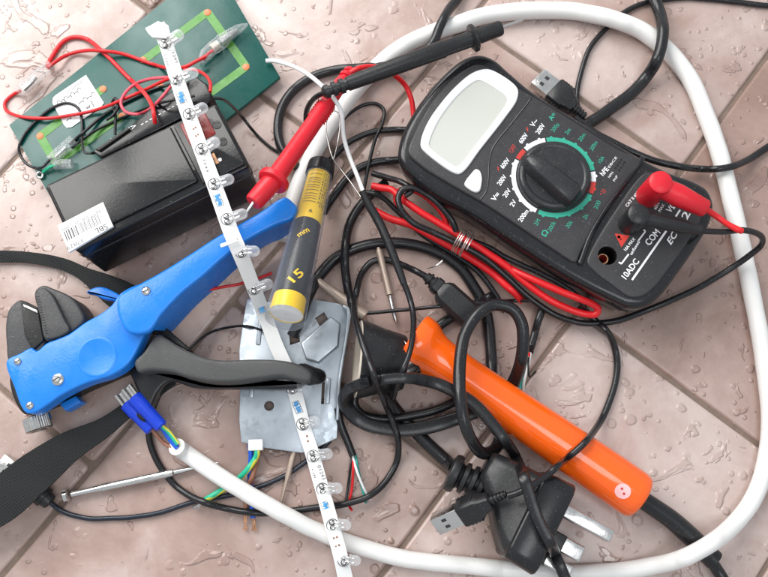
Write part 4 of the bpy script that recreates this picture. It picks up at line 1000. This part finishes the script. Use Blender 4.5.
tri = [P(u, v, zj) for u, v in ((614.6, 233.5), (629.7, 235.6), (621.4, 247.3))]; tj.add(tri, [[0, 2, 1]], Rd)
J('!', 620, 240.5, 622.4, 238.6, 5, M['ink'], off=0)
tj.build('jack_lettering', t)
raise_poly(Ho, MZ+1); raise_poly([(399, 160), (436, 194), (474, 215), (552, 267), (610, 299), (600, 318), (560, 296), (500, 258), (440, 222), (402, 185)], 0)

# ================================================================== WIRE STRIPPER
t = thing('wire_stripper', P(110, 345, 0), 'blue wire stripper with dark jaws and one black handle', 'wire stripper')
BT = 24
body = [(6, 361), (20, 353), (31, 347.5), (36, 351), (46, 343), (60, 337), (71, 332), (85, 322), (101, 313), (112, 304), (120, 293), (138, 284), (150, 283), (156, 292), (152, 312), (147, 328), (142, 340), (129, 363), (112, 375), (87, 383), (62, 395), (46, 406), (34, 413), (26, 413), (21, 407), (14, 388)]
MB().prism(outline(body, BT, True, 4), 16, BT, M['blue'], bev=1.0, seg=3).build('body_plate', t)
low = [(30, 415), (46, 409), (66, 401), (90, 389), (116, 378), (140, 366), (152, 345), (150, 330), (100, 330), (40, 355), (16, 378)]
MB().prism(outline(low, 10, True, 4), 5, 16, M['black'], bev=.8).build('inner_frame', t)
MB().prism(outline([(60, 404), (76, 396), (82, 402), (66, 411)], 11, False), 5, 12, M['blue'], bev=.6).build('lower_lug', t)
# blue handle: channel with a top web and two skirts
HT = 30
hw = [(118, 297), (140, 283), (160, 272), (189, 254), (220, 234), (240, 223), (262, 210), (280, 198), (286, 196.5), (292, 201), (297, 207), (293, 218), (278, 224), (258, 234), (240, 245), (222, 259), (203, 276), (182, 293), (162, 314), (148, 332), (128, 332), (118, 315)]
MB().prism(outline(hw, HT, True, 4), HT-3, HT, M['blue'], bev=1.4, seg=4).build('handle', t, label='pressed blue steel handle')
sk_ = MB(); q = cr([(150, 330, 24), (163, 313, 24), (183, 292, 24), (204, 275, 24), (222, 258, 24), (240, 244, 24), (258, 233, 24), (280, 223, 24), (295, 214, 24)], 4)
lo9 = cr([(173, 331, 9), (182, 321, 9), (197, 305, 9), (216, 288, 9), (235, 270, 9), (252, 255, 9), (267, 245, 9), (283, 238, 9), (294, 230, 9)], 1)
lq = [lo9[int(i*(len(lo9)-1)/(len(q)-1))] for i in range(len(q))]
vs = []
for u, v, z_ in q:
    w = P(u, v, HT-1.2).xy; i_ = q.index((u, v, z_)); low_ = P(*lq[i_][:2], 9.5).xy
    for (p_, zz_) in ((w, HT-1.2), (low_, 9.5), (low_+Vector((-.7, .9)), 9.3), (w+Vector((-.8, 1)), HT-1.6)): vs.append((p_.x, p_.y, zz_))
n_ = len(q); fs = [[i*4+k, i*4+(k+1) % 4, (i+1)*4+(k+1) % 4, (i+1)*4+k] for i in range(n_-1) for k in range(4)]+[[3, 2, 1, 0], [(n_-1)*4+k for k in range(4)]]
sk_.add(vs, fs, M['blue']); sk_.build('handle_skirt', t)
MB().prism(outline([(84, 291), (92, 286), (101, 285.5), (110, 289), (118, 294), (121, 300), (112, 299), (100, 297), (92, 293)], 20, True, 2), 14, 17.5, M['blue'], bev=.8).build('thumb_tab', t)
# jaws
J1 = [(4.5, 343), (4, 322), (7, 309), (13, 302), (18, 299), (24, 300.5), (37, 309), (40, 322), (44, 340), (40, 352), (8, 362)]
MB().prism(outline(J1, 22, True, 3), 6, 21, M['jaw'], bev=1.4).build('jaw', t, label='outer dark jaw')
MB().prism(outline([(20, 301), (25, 301.5), (38, 312), (43, 340), (32, 350), (24, 335)], 22.6, False), 20, 22.2, M['black'], bev=.4).build('blade_slot', t)
MB().prism(outline([(23, 304), (37, 310), (37.5, 313), (23.5, 307)], 23, False), 22, 22.8, M['nickel'], bev=.2).build('cutting_blade', t)
J2 = [(34, 297), (34.5, 291), (38, 287), (43, 285), (52, 288), (71, 297), (80, 308), (84, 320), (74, 330), (66, 336), (46, 341), (43, 338), (40, 318)]
MB().prism(outline(J2, 22, True, 3), 6, 22, M['jaw'], bev=1.2).build('jaw', t, label='inner dark jaw with a ridged face')
jf = [(35, 297), (36, 291), (40, 288), (45, 288.5), (52, 295), (58, 306), (64, 319), (69, 330), (49, 339), (44, 337), (40, 318)]
jfo = MB(); jfo.prism(outline(jf, 25, True, 3), 21, 25, M['jaw'], bev=.7); jf_ = jfo.build('jaw_face', t)
rd = MB()
for i in range(15): strip(rd, (36.3+i*.62, 297+i*2.6), (39.3+i*.62, 296.4+i*2.6), 25, .8, M['black'], .1)
rd.build('ridges', jf_)
# screws
for u, v, r_, big in ((17.7, 361.5, 3.6, 0), (30, 405.5, 3.8, 0), (58, 379.5, 6, 1), (146, 291, 4.4, 0)):
    zt = HT if u > 140 else BT
    mb = MB(); c = P(u, v, zt); R_ = r_*MM(u, v, zt)
    mb.lathe(c, (0, 0, 1), [(0, R_), (.35, R_), (.8, R_*.75), (1.0, R_*.3)], M['nickel'], 24)
    if big: mb.lathe(c+Vector((0, 0, .9)), (0, 0, 1), [(0, R_*.6), (1, R_*.6), (1.3, R_*.45)], M['steel'], 20)
    mb.rbox(Matrix.Translation(c+Vector((0, 0, 1.0 if not big else 2.2))) @ Matrix.Rotation(.6, 4, 'Z'), R_*1.3, R_*.2, .1, M['ink'], 0)
    mb.build('screw', t)
# stamped circle on the body
cc = P(97, 357, BT); rr_ = 21*MM(97, 357, BT)
MB().lathe(cc-Vector((0, 0, .2)), (0, 0, 1), [(.1, rr_), (.4, rr_-.5), (.45, rr_-1.2), (.25, rr_-1.9), (.22, 0.1)], M['blue'], 64).build('stamped_disc', t)
# knurled knob
ka = P(36, 416, 10); kb2 = P(40, 430, 9.5); d = (kb2-ka); L = d.length; mb = MB(); vs = []; d.normalize()
sd = Vector((0, 0, 1)).cross(d).normalized(); u_ = d.cross(sd); K = 72
pr = [(0, 4.6), (.3, 5.3), (L-.4, 5.3), (L, 4.9), (L+.05, 4.0), (L-.5, 3.4)]
for x, r_ in pr:
    for k in range(K):
        w = 2*math.pi*k/K; q_ = r_+(.22 if k % 2 else 0)*(1 if r_ > 5 else 0); vs.append(ka+d*x+sd*(q_*math.cos(w))+u_*(q_*math.sin(w)))
fs = [[i*K+k, i*K+(k+1) % K, (i+1)*K+(k+1) % K, (i+1)*K+k] for i in range(len(pr)-1) for k in range(K)]+[list(range(K))[::-1], [(len(pr)-1)*K+k for k in range(K)]]
mb.add(vs, fs, M['nickel']); mb.build('knurled_knob', t)
# black lower handle
bh = [(134, 362), (143, 352), (157, 334), (166, 338), (180, 347), (193, 353), (207, 358), (225, 360), (250, 359), (275, 359.5), (292, 362), (305, 367), (312, 374), (310, 381), (300, 381), (282, 376.5), (262, 378.5), (240, 381.5), (220, 382.5), (203, 381), (186, 377), (172, 372.5), (150, 370.5), (138, 372)]
MB().prism(outline(bh, 24, True, 3), 14, 24, M['grip'], bev=1.6, seg=5).build('grip', t, label='straight black handle')
MB().prism(outline([(130, 366), (150, 370), (175, 374), (205, 384), (240, 385), (290, 381), (306, 383), (300, 388), (240, 389), (195, 388), (172, 382), (160, 392), (152, 410), (146, 422), (138, 416), (142, 400), (136, 384)], 11, True, 4), 8, 13.9, M['rubber'], bev=1.2).build('lower_lever', t)
MB().tube([P(302, 373, 19), P(311, 376, 18), P(319, 376.5, 16)], [4.2, 4.0, 3.2], M['rubber'], sides=20, round_end=True).build('handle_end', t)
MB().prism(outline([(150, 332), (168, 340), (192, 352), (190, 349), (172, 333), (160, 322)], 17, False), 12, 17, M['black'], bev=.5).build('return_spring', t)
raise_poly(body, BT); raise_poly(hw, HT); raise_poly([(150, 330), (203, 276), (258, 233), (295, 214), (290, 235), (262, 250), (176, 324)], 20); raise_poly(bh, 24); raise_poly(J1, 22); raise_poly(J2, 25)
cable('thin_black_lead', [(186, 352, 10), (196, 343, 9), (208, 334, 6), (226, 328), (246, 326), (262, 330, 8)], 2.6, M['rubber'], None, 'thin black wire arching between the blue and black stripper handles', 'wire')
wire('thin_red_wire', [(208, 290, 12), (222, 287, 10), (240, 284, 9), (256, 279, 9), (272, 273, 9)], 3.0, M['redwire'], 'short red wire poking out beneath the light strip below the blue handle')
# ================================================================== LED STRIP
t = thing('led_strip', P(230, 230, 0), 'long white flexible light strip with clear bulbs crossing the battery and the heap', 'led strip')
cl = [(158, 24, 48, 13), (161, 31, 47.5, 15), (166, 44, 47, 14), (176, 76, 45, 14.5), (187, 110, 43.5, 15), (201, 149, 43, 15), (214, 184, 42.5, 15), (224, 212, 42, 15.5), (231, 232, 41, 15.5), (240, 253, 38, 15.5), (248, 273, 31, 14.5), (255, 291, 24, 14), (265, 316, 14, 14), (276, 345, 10, 14), (288, 372, 9.2, 14), (296, 396, 9.2, 14), (303, 424, 9.2, 14), (313, 456, 8, 14), (319, 478, 8.5, 14), (325, 499, 9.5, 14), (332, 525, 12.5, 14.5), (339, 550, 12, 14.5), (347, 585, 8, 15), (357, 625, 4, 15)]
q = cr(cl, 3); cp = [P(u, v, z) for u, v, z, w in q]; n_ = len(cp); vs = []
for i in range(n_):
    tg = (cp[min(i+1, n_-1)]-cp[max(0, i-1)]).normalized(); sdv = Vector((0, 0, 1)).cross(tg); sdv.z = 0; sdv.normalize(); nn = tg.cross(sdv)
    w = q[i][3]/2*MM(q[i][0], q[i][1], q[i][2])
    for a, b in ((-1, -.16), (-1, .16), (1, .16), (1, -.16)): vs.append(cp[i]+sdv*(a*w)+nn*b)
fs = [[i*4+k, i*4+(k+1) % 4, (i+1)*4+(k+1) % 4, (i+1)*4+k] for i in range(n_-1) for k in range(4)]+[[3, 2, 1, 0], [(n_-1)*4+k for k in range(4)]]
MB().add(vs, fs, M['flex']).build('flexible_tape', t)
def zon(v):
    b = min(q, key=lambda c: abs(c[1]-v)); return b[2]
def uon(v):
    b = min(q, key=lambda c: abs(c[1]-v)); return b[0]
fl = MB(); fl.prism([P(u, v, 49).xy for u, v in ((145, 28), (150, 25.5), (158, 21), (168, 25), (170, 33), (166, 38), (152, 37), (148, 33))], 48.2, 48.9, M['flex'], bev=.1); fl.build('end_tab', t)
leds = [(165, 43, 183, 32), (176, 79, 198, 71), (189, 114, 207.5, 105.5), (201.5, 149, 219.5, 139.5), (214, 184, 234, 177.5), (227, 219, 247.5, 212), (241, 252, 260, 251), (254, 289, 273, 282), (292, 388, 308, 387), (302.5, 424, 321, 420), (313, 456, 333, 453), (322.5, 489, 343, 488), (332.5, 525, 351.5, 525), (343.5, 560, 361, 561)]
pm = MB()
for i, (u0, v0, u1, v1) in enumerate(leds):
    z0 = zon(v0)
    if i == 7: v0 += 0
    zl = z0+2.9
    a = P(u0+3.0, v0-.6, zl); b = P(u1, v1, zl); d = b-a; L = d.length; r = 5.6*MM(u0, v0, zl)
    if L < 6: r *= .9
    prof = [(L*.18, r*1.12), (L*.18+.7, r*1.12), (L*.18+.75, r), (L-r, r)]+[(L-r+r*math.sin(k*math.pi/12), r*math.cos(k*math.pi/12)) for k in range(1, 6)]+[(L, r*.08)]
    le = MB().lathe(a, d, prof, M['clear'], 24).build('bulb', t)
    fr_ = frame(a, d); mb = MB()
    mb.rbox(fr_ @ Matrix.Translation((L*.38, -.8, 0)), L*.32, 1.1, .5, M['steel'], .1); mb.rbox(fr_ @ Matrix.Translation((L*.36, .8, 0)), L*.28, .7, .5, M['steel'], .1)
    mb.build('lead_frame', le)
    mb = MB()
    for s_ in (-.8, .8): mb.tube([fr_ @ Vector((L*.2, s_, 0)), fr_ @ Vector((-.2, s_, -.3)), fr_ @ Vector((-1.6, s_, -2.6))], .3, M['steel'], sides=8)
    mb.build('leg', le)
    # printed ring and solder dots
    c = P(u0, v0, z0+.22); rr = 6.0*MM(u0, v0, z0)
    pm.tube([c+Vector((rr*math.cos(w*.2618), rr*math.sin(w*.2618), 0)) for w in range(24)], .13, M['ink'], sides=5, closed=True)
    for s_ in (-1, 1):
        cc = P(u0-.3+s_*.5, v0+s_*2.6, z0+.2); pm.lathe(cc, (0, 0, 1), [(0, .95), (.25, .8), (.42, .3)], M['steel'], 10); pm.tube([cc+Vector((1.05*math.cos(w*.52), 1.05*math.sin(w*.52), .08)) for w in range(12)], .13, M['ink'], sides=4, closed=True)
rs = pm
random.seed(21)
for (u, v) in ((181.5, 97), (218.5, 200), (261, 307), (297.5, 407), (326, 507)):
    z_ = zon(v); ex, ey = .33, .94
    for k in range(9):
        f = (k-4)*1.25; cu, cv = u+ex*f, v+ey*f; hw_ = random.uniform(1.5, 3.0); of = random.uniform(-.8, .8)
        p, q2 = P(cu-ey*hw_+of, cv+ex*hw_, z_+.3), P(cu+ey*hw_+of, cv-ex*hw_, z_+.3)
        rs.rbox(frame((p+q2)/2, q2-p), (q2-p).length, .4, .1, M['printblue'], 0)
    ol_ = [(u-3.2-2.6, v-5.5+1), (u+3.2-2.6, v-5.5-1), (u+3.2+2.4, v+6-1), (u-3.2+2.4, v+6+1)]
    rs.tube([P(a1, b1, z_+.3) for a1, b1 in ol_], .1, M['printgrey'], sides=4, closed=True)
dots = pm
for (u, v) in ((193.5, 129), (195.5, 127.5), (196, 136), (198, 134.5), (234, 240), (236.5, 239), (307, 436), (308, 441), (333.8, 538), (336.8, 537), (335.8, 546), (339, 545)): disc(dots, u, v, zon(v)+.2, 1.1, M['brownwire'], .08, 8)
tt_ = pm
def S_(s, u0, v0, u1, v1, h, m=M['printgrey']): z_ = zon((v0+v1)/2)+.35; tt_.text(s, P(u0, v0, zon(v0)+.3), P(u1, v1, zon(v1)+.3), h*MM(u0, v0, z_), m, off=0)
S_('01243', 317, 466, 322.5, 480, 3.6); S_('1243', 171.5, 53, 175.5, 63, 3); S_('+ 12V -', 163.5, 54, 168, 69, 2.2, M['ink']); S_('+ 12V -', 311, 469, 315, 481, 2.2, M['ink'])
S_('1243', 203, 160, 206.5, 172, 2.2, M['ink'])
pm.build('printing', t)
for i in range(len(q)): a_, b_2 = disc_idx(q[i][0], q[i][1], 8); HF[a_, b_2] = np.maximum(HF[a_, b_2], q[i][2])
# clip bridging the strip
MB().rbox(frame(P(229, 243, 41.5), P(236, 241, 41.5)-P(222, 246, 41.5)), 7, 1.5, .7, M['flex'], .2).build('clip', t)

# ================================================================== SOLDER TUBE
t = thing('solder_tube', P(302, 245, 0), 'clear plastic solder tube with a yellow and black label and black cap', 'solder tube')
a = P(321.5, 166, 15); b = P(284.5, 321, 43); ax = (b-a).normalized(); L = (b-a).length
def rt(f): return 5.9+(7.9-5.9)*f
MB().lathe(a, ax, [(-.6, 4.6), (-1.0, 5.2), (-.4, 5.9), (2.5, 6.1), (5.5, 6.1), (5.8, 5.6)], M['rubber'], 36).build('cap', t)
MB().lathe(a+ax*4, ax, [(0, 5.7), (L*.3, rt(.3)), (L*.7, rt(.7)), (L-5, rt(1)), (L-4.3, rt(1)*.97), (L-4, rt(1)*.85), (L-4, 0.4)]+[], M['shell'], 48, cap=False).build('clear_shell', t)
side = Vector((0, 0, 1)).cross(ax).normalized(); upn = ax.cross(side)
def ri(f): return rt(f)-1.15
lab = MB(); prof = [(x, m_) for x, m_ in ((.05, 'yellow'), (.41, 'yellow'), (.87, 'darkprint'), (.96, 'yellow'))]
for i in range(3):
    f0, f1 = prof[i][0], prof[i+1][0]
    lab.lathe(a, ax, [(L*(f0+(f1-f0)*j/6), ri(f0+(f1-f0)*j/6)) for j in range(7)], M[prof[i+1][1]], 48, cap=False)
lbl = lab.build('label', t)
MB().lathe(a, ax, [(L*.955, ri(.95)), (L*.958, 1), (L*.9585, .2)], M['paper'], 36, cap=False).build('end_disc', t)
def wrapc(p):       # p given in flat label coordinates: x along the tube, y round it
    f = p.x/L; r_ = ri(f)+.28; w = p.y/r_
    return a+ax*p.x+side*(math.sin(w)*r_)+upn*(math.cos(w)*r_)
lt = MB(); FU = Vector((0, 0, 1))
def W(s, x0, y0, x1, y1, h, m, off=0.): lt.text(s, (x0, y0, 0), (x1, y1, 0), h, m, off=off, wrap=wrapc)
import_rows = ['SOLDER WIRE', 'ROSIN CORE']
def bar(x0, y0, x1, y1, m):
    n2 = 8; vs = []
    for k in range(n2+1):
        y = y0+(y1-y0)*k/n2; vs.append(wrapc(Vector((x0, y, 0)))); vs.append(wrapc(Vector((x1, y, 0))))
    lt.add(vs, [[2*k, 2*k+1, 2*k+3, 2*k+2] for k in range(n2)], m)
for i, f in enumerate((.085, .11, .14, .155, .17, .19, .205, .225, .25, .268, .285, .305)):
    bar(L*f, -3.8, L*f+.22, 2.2, M['ink'] if i % 3 else M['brownwire'])
random.seed(9)
for k in range(5):
    x = L*.09
    while x < L*.32:
        w_ = random.uniform(.5, 1.4); bar(x, 3.0+k*1.05, x+w_, 3.35+k*1.05, M['ink']); x += w_+random.uniform(.4, 1.2)
        if k == 4 and x > L*.29: break
W('9', L*.36, 1.6, L*.36, .2, 1.6, M['ink']); 
W('15', L*.79, -.5, L*.79-3.2, 1.6+2.4, 4.0, M['yellow'], .02) if False else lt.text('15', (L*.83, 1.2, 0), (L*.76, 4.6, 0), 3.6, M['yellow'], off=.02, wrap=wrapc)
lt.text('mm', (L*.55, -1.2, 0), (L*.50, 2.6, 0), 2.4, M['yellow'], off=.02, wrap=wrapc)
lt.build('label_print', lbl)
raise_poly([(309, 162), (336, 164), (321, 235), (303, 324), (265, 317), (271, 285)], 30)

# ================================================================== PROBES AND TEST LEADS
t = thing('red_test_lead', P(320, 120, 0), 'red probe lying over the white cable, its red lead plugged into the meter', 'test lead', 'meter test leads')
a = P(345, 78, 24); b = P(274, 180, 42); c = P(253, 203, 44.5); tip = P(245.5, 214, 44); ax = (b-a).normalized(); L1 = (b-a).length; ax2 = (c-b).normalized()
prof = [(-6, 1.6), (-4.5, 2.6), (-3.2, 2.6), (-3.1, 2.0), (-1.8, 2.0), (-1.7, 3.0), (0, 3.0), (.1, 2.3), (1.4, 2.4), (1.5, 2.8), (4, 3.1), (L1*.5, 3.6), (L1-3, 3.9), (L1-1.6, 4.0), (L1-1.5, 5.4), (L1-.9, 6.3), (L1+.4, 6.5), (L1+1.5, 6.1), (L1+1.8, 4.2)]
pb = MB().lathe(a, ax, prof, M['red'], 32).build('probe', t)
L2 = (c-b).length
MB().lathe(b, ax2, [(1, 4.1), (L2*.5, 4.1), (L2-.8, 3.8), (L2, 3.3)], M['red'], 28).build('nose', pb)
MB().lathe(c, (tip-c), [(-1, .7), ((tip-c).length*.8, .6), ((tip-c).length, .15)], M['steel'], 14).build('needle', pb)
mb = MB()
for i in range(7):
    for s_ in (-1, 1):
        p = a+ax*(L1*.28+i*1.5); mb.rbox(frame(p+Vector((0, 0, 1)).cross(ax).normalized()*(s_*3.75), ax), .6, .5, 2.4, M['red'], .15)
mb.build('finger_ridges', pb)
raise_poly([(336, 90), (350, 72), (352, 88), (290, 170), (284, 188), (256, 206), (250, 200), (262, 172)], 40)
cable('lead', [(350, 73, 25), (360, 68, 25), (375, 67, 22), (392, 74, 16), (405, 85, 10), (411, 98, 7), (413, 110, 5), (414, 124, 4)], 5.2, M['redwire'], t)
# white twin wire and black probe above it
wire('thin_white_wire', [(266, 61, 8), (274, 61, 9), (292, 66, 16), (309, 75, 26), (322, 86, 30), (334, 99, 33), (341, 112, 30), (344, 137, 22), (350, 158, 18), (358, 178, 19), (364, 194, 20)], 4.4, M['thinwhite'], 'thin white wire running from the board down into a black sleeve')
wire('fine_bare_wire', [(361, 197, 20), (352, 184, 17), (342, 171, 15), (334, 160, 15), (329, 144, 15), (326, 125, 16), (329, 115, 17), (334, 111, 18), (339, 114, 17), (340, 126, 16), (338, 142, 15), (334, 159, 17)], 1.4, M['printgrey'] if False else M['nickel'], 'fine grey wire bent into a narrow loop in front of the white cable')
t2 = thing('black_test_lead', P(410, 65, 0), 'black probe lying across the top left corner of the meter, its lead plugged in', 'test lead', 'meter test leads')
a = P(326, 92, 38); b = P(501, 28, 36); ax = (b-a).normalized(); L1 = (b-a).length
fc = ((P(473, 38, 36)-a).dot(ax))
prof = [(-1.5, 1.8), (-.5, 2.9), (1.3, 2.9), (1.4, 2.1), (2.8, 2.1), (2.9, 3.1), (4.6, 3.1), (4.7, 2.3), (6.1, 2.3), (6.2, 3.2), (8, 3.2), (8.1, 2.4), (9.4, 2.5), (9.6, 3.0), (14, 3.1), (L1*.4, 3.5), (fc-14, 3.7), (fc-13, 3.3), (fc-1.2, 3.4), (fc-1, 5.0), (fc-.4, 5.9), (fc+.6, 5.9), (fc+1.2, 5.0), (fc+1.4, 3.4), (L1-1, 3.3), (L1, 3.0)]
pb = MB().lathe(a, ax, prof, M['rubber_soft'], 30).build('probe', t2)
tip = P(526, 18.5, 33)
MB().lathe(b, tip-b, [(-1, .75), ((tip-b).length*.85, .6), ((tip-b).length, .12)], M['steel'], 12).build('needle', pb)
cable('lead', [(327, 92, 38), (319, 95, 34), (312, 101, 26), (307, 110, 18), (306, 120, 10), (308, 135, 6), (314, 152, 5)], 5.4, M['rubber'], t2)

# banana plugs
def bplug(u0, v0, z0, u1, v1, z1, r, prof, m, parent, hb):
    c = P(u0, v0, z0); p = MB(); r_ = r*MM(u0, v0, z0)
    p.lathe((c.x, c.y, hb), (0, 0, 1), [(0, r_*1.02), (z0-hb-2.2, r_*1.0), (z0-hb-.6, r_*.93), (z0-hb, r_*.75), (z0-hb+.05, .2)], m, 36)
    e = P(u1, v1, z1); s0 = Vector((c.x, c.y, z0-r_*.95)); d = (e-s0); LL = d.length
    p.lathe(s0, d, [(0, r_*.8)]+[(LL*f, rr) for f, rr in prof], m, 28)
    return p.build('banana_plug', parent), s0, e
_, s0, e = bplug(639.5, 213.5, MZ+15, 701, 230, MZ+9, 11.6, [(.3, 3.1), (.75, 2.8), (.78, 2.3), (1., 1.9)], M['rubber_soft'], t2, jz)
_, s1, e1_ = bplug(661.5, 181.5, MZ+18, 707, 209.5, MZ+12, 12.5, [(.4, 4.6), (.96, 3.6), (.99, 3.0), (1., 2.0)], M['red'], t, jz)
raise_poly([(649, 193), (660, 168), (675, 175), (706, 200), (740, 230), (730, 235), (700, 215), (650, 196)], 44)

# ---- the bundle beside the meter
RW = M['redwire']; BW = M['rubber']
t_red, t_blk = t, t2
cable('lead', [(363, 192, 4), (380, 196, 5), (397, 211, 5), (422, 234, 4), (442, 247, 3.5), (463, 260, 3.5), (480, 274, 3.5), (494, 292, 3.5), (505, 312, 3)], 5.4, BW, t_blk)
cable('lead', [(373, 210, 5), (392, 219, 6), (413, 226, 7), (432, 236, 7), (451, 247, 7), (470, 258, 7), (492, 273, 7), (508, 287, 8), (515, 293, 7), (522, 301, 4)], 7.6, RW, t_red)
cable('lead', [(440, 224, 8), (453, 233, 9), (472, 241, 9), (490, 248, 10), (505, 257, 11), (524, 266, 13), (540, 273, 14), (562, 285, 15), (576, 295, 15), (583, 304, 13), (585, 311, 9)], 5.6, BW, t_blk)
cable('lead', [(412, 222, 10), (402, 210, 10), (396, 200, 10), (398, 192, 11), (407, 189, 12), (420, 193, 12), (433, 203, 12), (442, 214, 11), (447, 226, 10)], 5.6, RW, t_red)
cable('lead', [(372, 186, 10), (381, 188, 11), (392, 190, 13), (402, 199, 15), (422, 213, 16), (442, 225, 15), (463, 238, 13), (481, 249, 12), (505, 265, 12), (526, 283, 12), (550, 300, 12), (572, 310, 11), (588, 314.5, 11), (596, 314, 12), (598, 309, 13), (592, 304, 15), (578, 298, 17), (560, 291, 17), (532, 279, 15), (513, 270, 12), (496, 262, 9)], 7.2, RW, t_red)
cable('lead', [(373, 174, 8), (388, 178, 12), (401, 182, 16), (412, 190, 18), (405, 196, 18)], 6, BW, t_blk)
cable('lead', [(456, 231, 15), (453, 223, 17), (446, 213, 18), (436, 202, 19), (424, 193, 20), (411, 187.5, 20), (402, 190, 20), (398, 199, 20), (402, 211, 20), (414, 223, 19), (432, 232, 16), (453, 242, 14), (472, 251, 13), (490, 262, 12), (509, 279, 10), (524, 293, 9), (540, 305, 8), (556, 315, 7), (574, 321.5, 6), (592, 323.5, 6), (610, 322, 6), (626, 318, 6), (645, 311, 6), (665, 303, 7), (690, 292, 7), (712, 280, 7), (733, 267, 9), (750, 255, 14), (762, 244, 20), (762, 237, 25), (754, 232, 30), (740, 230, 33), (725, 232, 34), (701, 231, MZ+8.6)], 6.2, BW, t_blk)
cable('lead', [(706, 209, MZ+11.5, 6.4), (716, 216, 36.5, 6.2), (727, 223.5, 36.5, 5.6), (738, 229.5, 37, 6.4), (742, 231, 36.6, 6.0)], 6, RW, t_red)
# twist tie round the bundle
tie = MB(); pA = Vector((-.52, -.85)); ctr = (463, 243)
ca_ = P(*ctr, 14); ba = (P(481, 254, 14)-P(445, 232, 14)); ba.z = 0; ba.normalize(); sa = Vector((-ba.y, ba.x, 0)); pts = []
for k in range(5*20+8):
    w = k/20*2*math.pi; pts.append(ca_+ba*(-3.2+6.4*k/108+.3*math.sin(w*.37))+sa*(5.2*math.cos(w))+Vector((0, 0, 7.5*math.sin(w)-1)))
tie.tube(pts, .3, M['tie'], sides=7, round_end=True); tie.build('wire_tie', None, 'bare copper wire wound round the red and black lead bundle', 'wire tie')
mb = MB(); mb.tube([P(*c) for c in cr([(427, 269, 9), (437, 265, 8), (443, 260, 9), (437, 267, 9), (432, 268, 10)], 2)], .18, M['nickel'], sides=5); mb.build('stray_wire', None, 'fine stray metal strand beside the mini connector', 'wire')

# black sleeve hanging below the white wire
t = thing('sleeved_wire', P(385, 240, 0), 'black shrink sleeve and wire continuing the thin white wire down to the cap', 'wire')
cable('sleeve', [(362, 191, 20.5, 6.5), (368, 203, 19, 8.5), (377, 218, 18, 9.2), (386, 237, 18, 9.2), (393, 255, 18, 8.4), (400, 273, 18, 7.6), (404, 284, 18, 6.6)], 8.6, M['rubber_soft'], t)
cable('wire', [(402, 279, 18, 6), (408, 293, 18, 6), (412, 308, 19, 6), (413.5, 324, 24, 6), (412, 342, 30, 6), (408, 357, 33, 6), (402, 372, 33, 6), (397, 386, 26, 6), (393, 398, 18, 6)], 6, M['rubber'], t)

# ================================================================== LOWER USB PLUG
tU = usb_plug('usb_plug', 'black USB plug with bright metal shell leaning on the mains plug', 436, 524, 503, 495, 20, 25, 5.0, 12.0, .42, tilt=14, roll=.42)
cable('cable', [(508, 496, 36), (516, 493.5, 37), (526, 489, 38.5), (536, 483, 38), (548, 474, 35), (560, 464, 31), (573, 453), (588, 439), (600, 422), (609, 403), (615, 384), (617, 364), (614, 345), (607, 331), (596, 321, 5), (580, 306, 3.5)], 6.8, M['rubber'], tU)

# ================================================================== CAMERA, LIGHT, RENDER
cam = bpy.data.cameras.new('camera'); co = bpy.data.objects.new('camera', cam); col.objects.link(co)
cam.sensor_width = 36; cam.lens = 36*F/768; cam.clip_start = .01; cam.clip_end = 20
co.location = CAM*S; co.rotation_euler = (TILT, 0, 0)
bpy.context.scene.camera = co
w = bpy.data.worlds.new('World'); bpy.context.scene.world = w; w.use_nodes = True
wn, wl = w.node_tree.nodes, w.node_tree.links; bg = wn['Background']
bg.inputs[0].default_value = (.9, .95, 1.0, 1); bg.inputs[1].default_value = WORLD
def area(name, loc, target, sx, sy, power, colr):
    l = bpy.data.lights.new(name, 'AREA'); l.shape = 'RECTANGLE'; l.size = sx; l.size_y = sy; l.energy = power; l.color = colr
    o = bpy.data.objects.new(name, l); col.objects.link(o); o.location = loc
    d = Vector(target)-Vector(loc); o.rotation_euler = d.to_track_quat('-Z', 'Y').to_euler(); return o
area('window_light', (-.64, .36, .6), (0, 0, 0), .34, .7, KEY, (1, .98, .95))
area('window_light', (-.3, .66, .6), (0, 0, 0), .34, .7, KEY, (1, .98, .95))
area('ceiling_light', (.25, -.35, 1.3), (0, 0, 0), .6, .35, FILL, (.95, .98, 1))
vs_ = bpy.context.scene.view_settings; vs_.view_transform = 'Standard'; vs_.look = 'None'; vs_.exposure = EXPO; vs_.gamma = 1
sc = bpy.context.scene; sc.render.engine = 'CYCLES'; sc.render.resolution_x = 1024; sc.render.resolution_y = 769
sc.cycles.max_bounces = 8; sc.cycles.transmission_bounces = 8; sc.cycles.transparent_max_bounces = 8
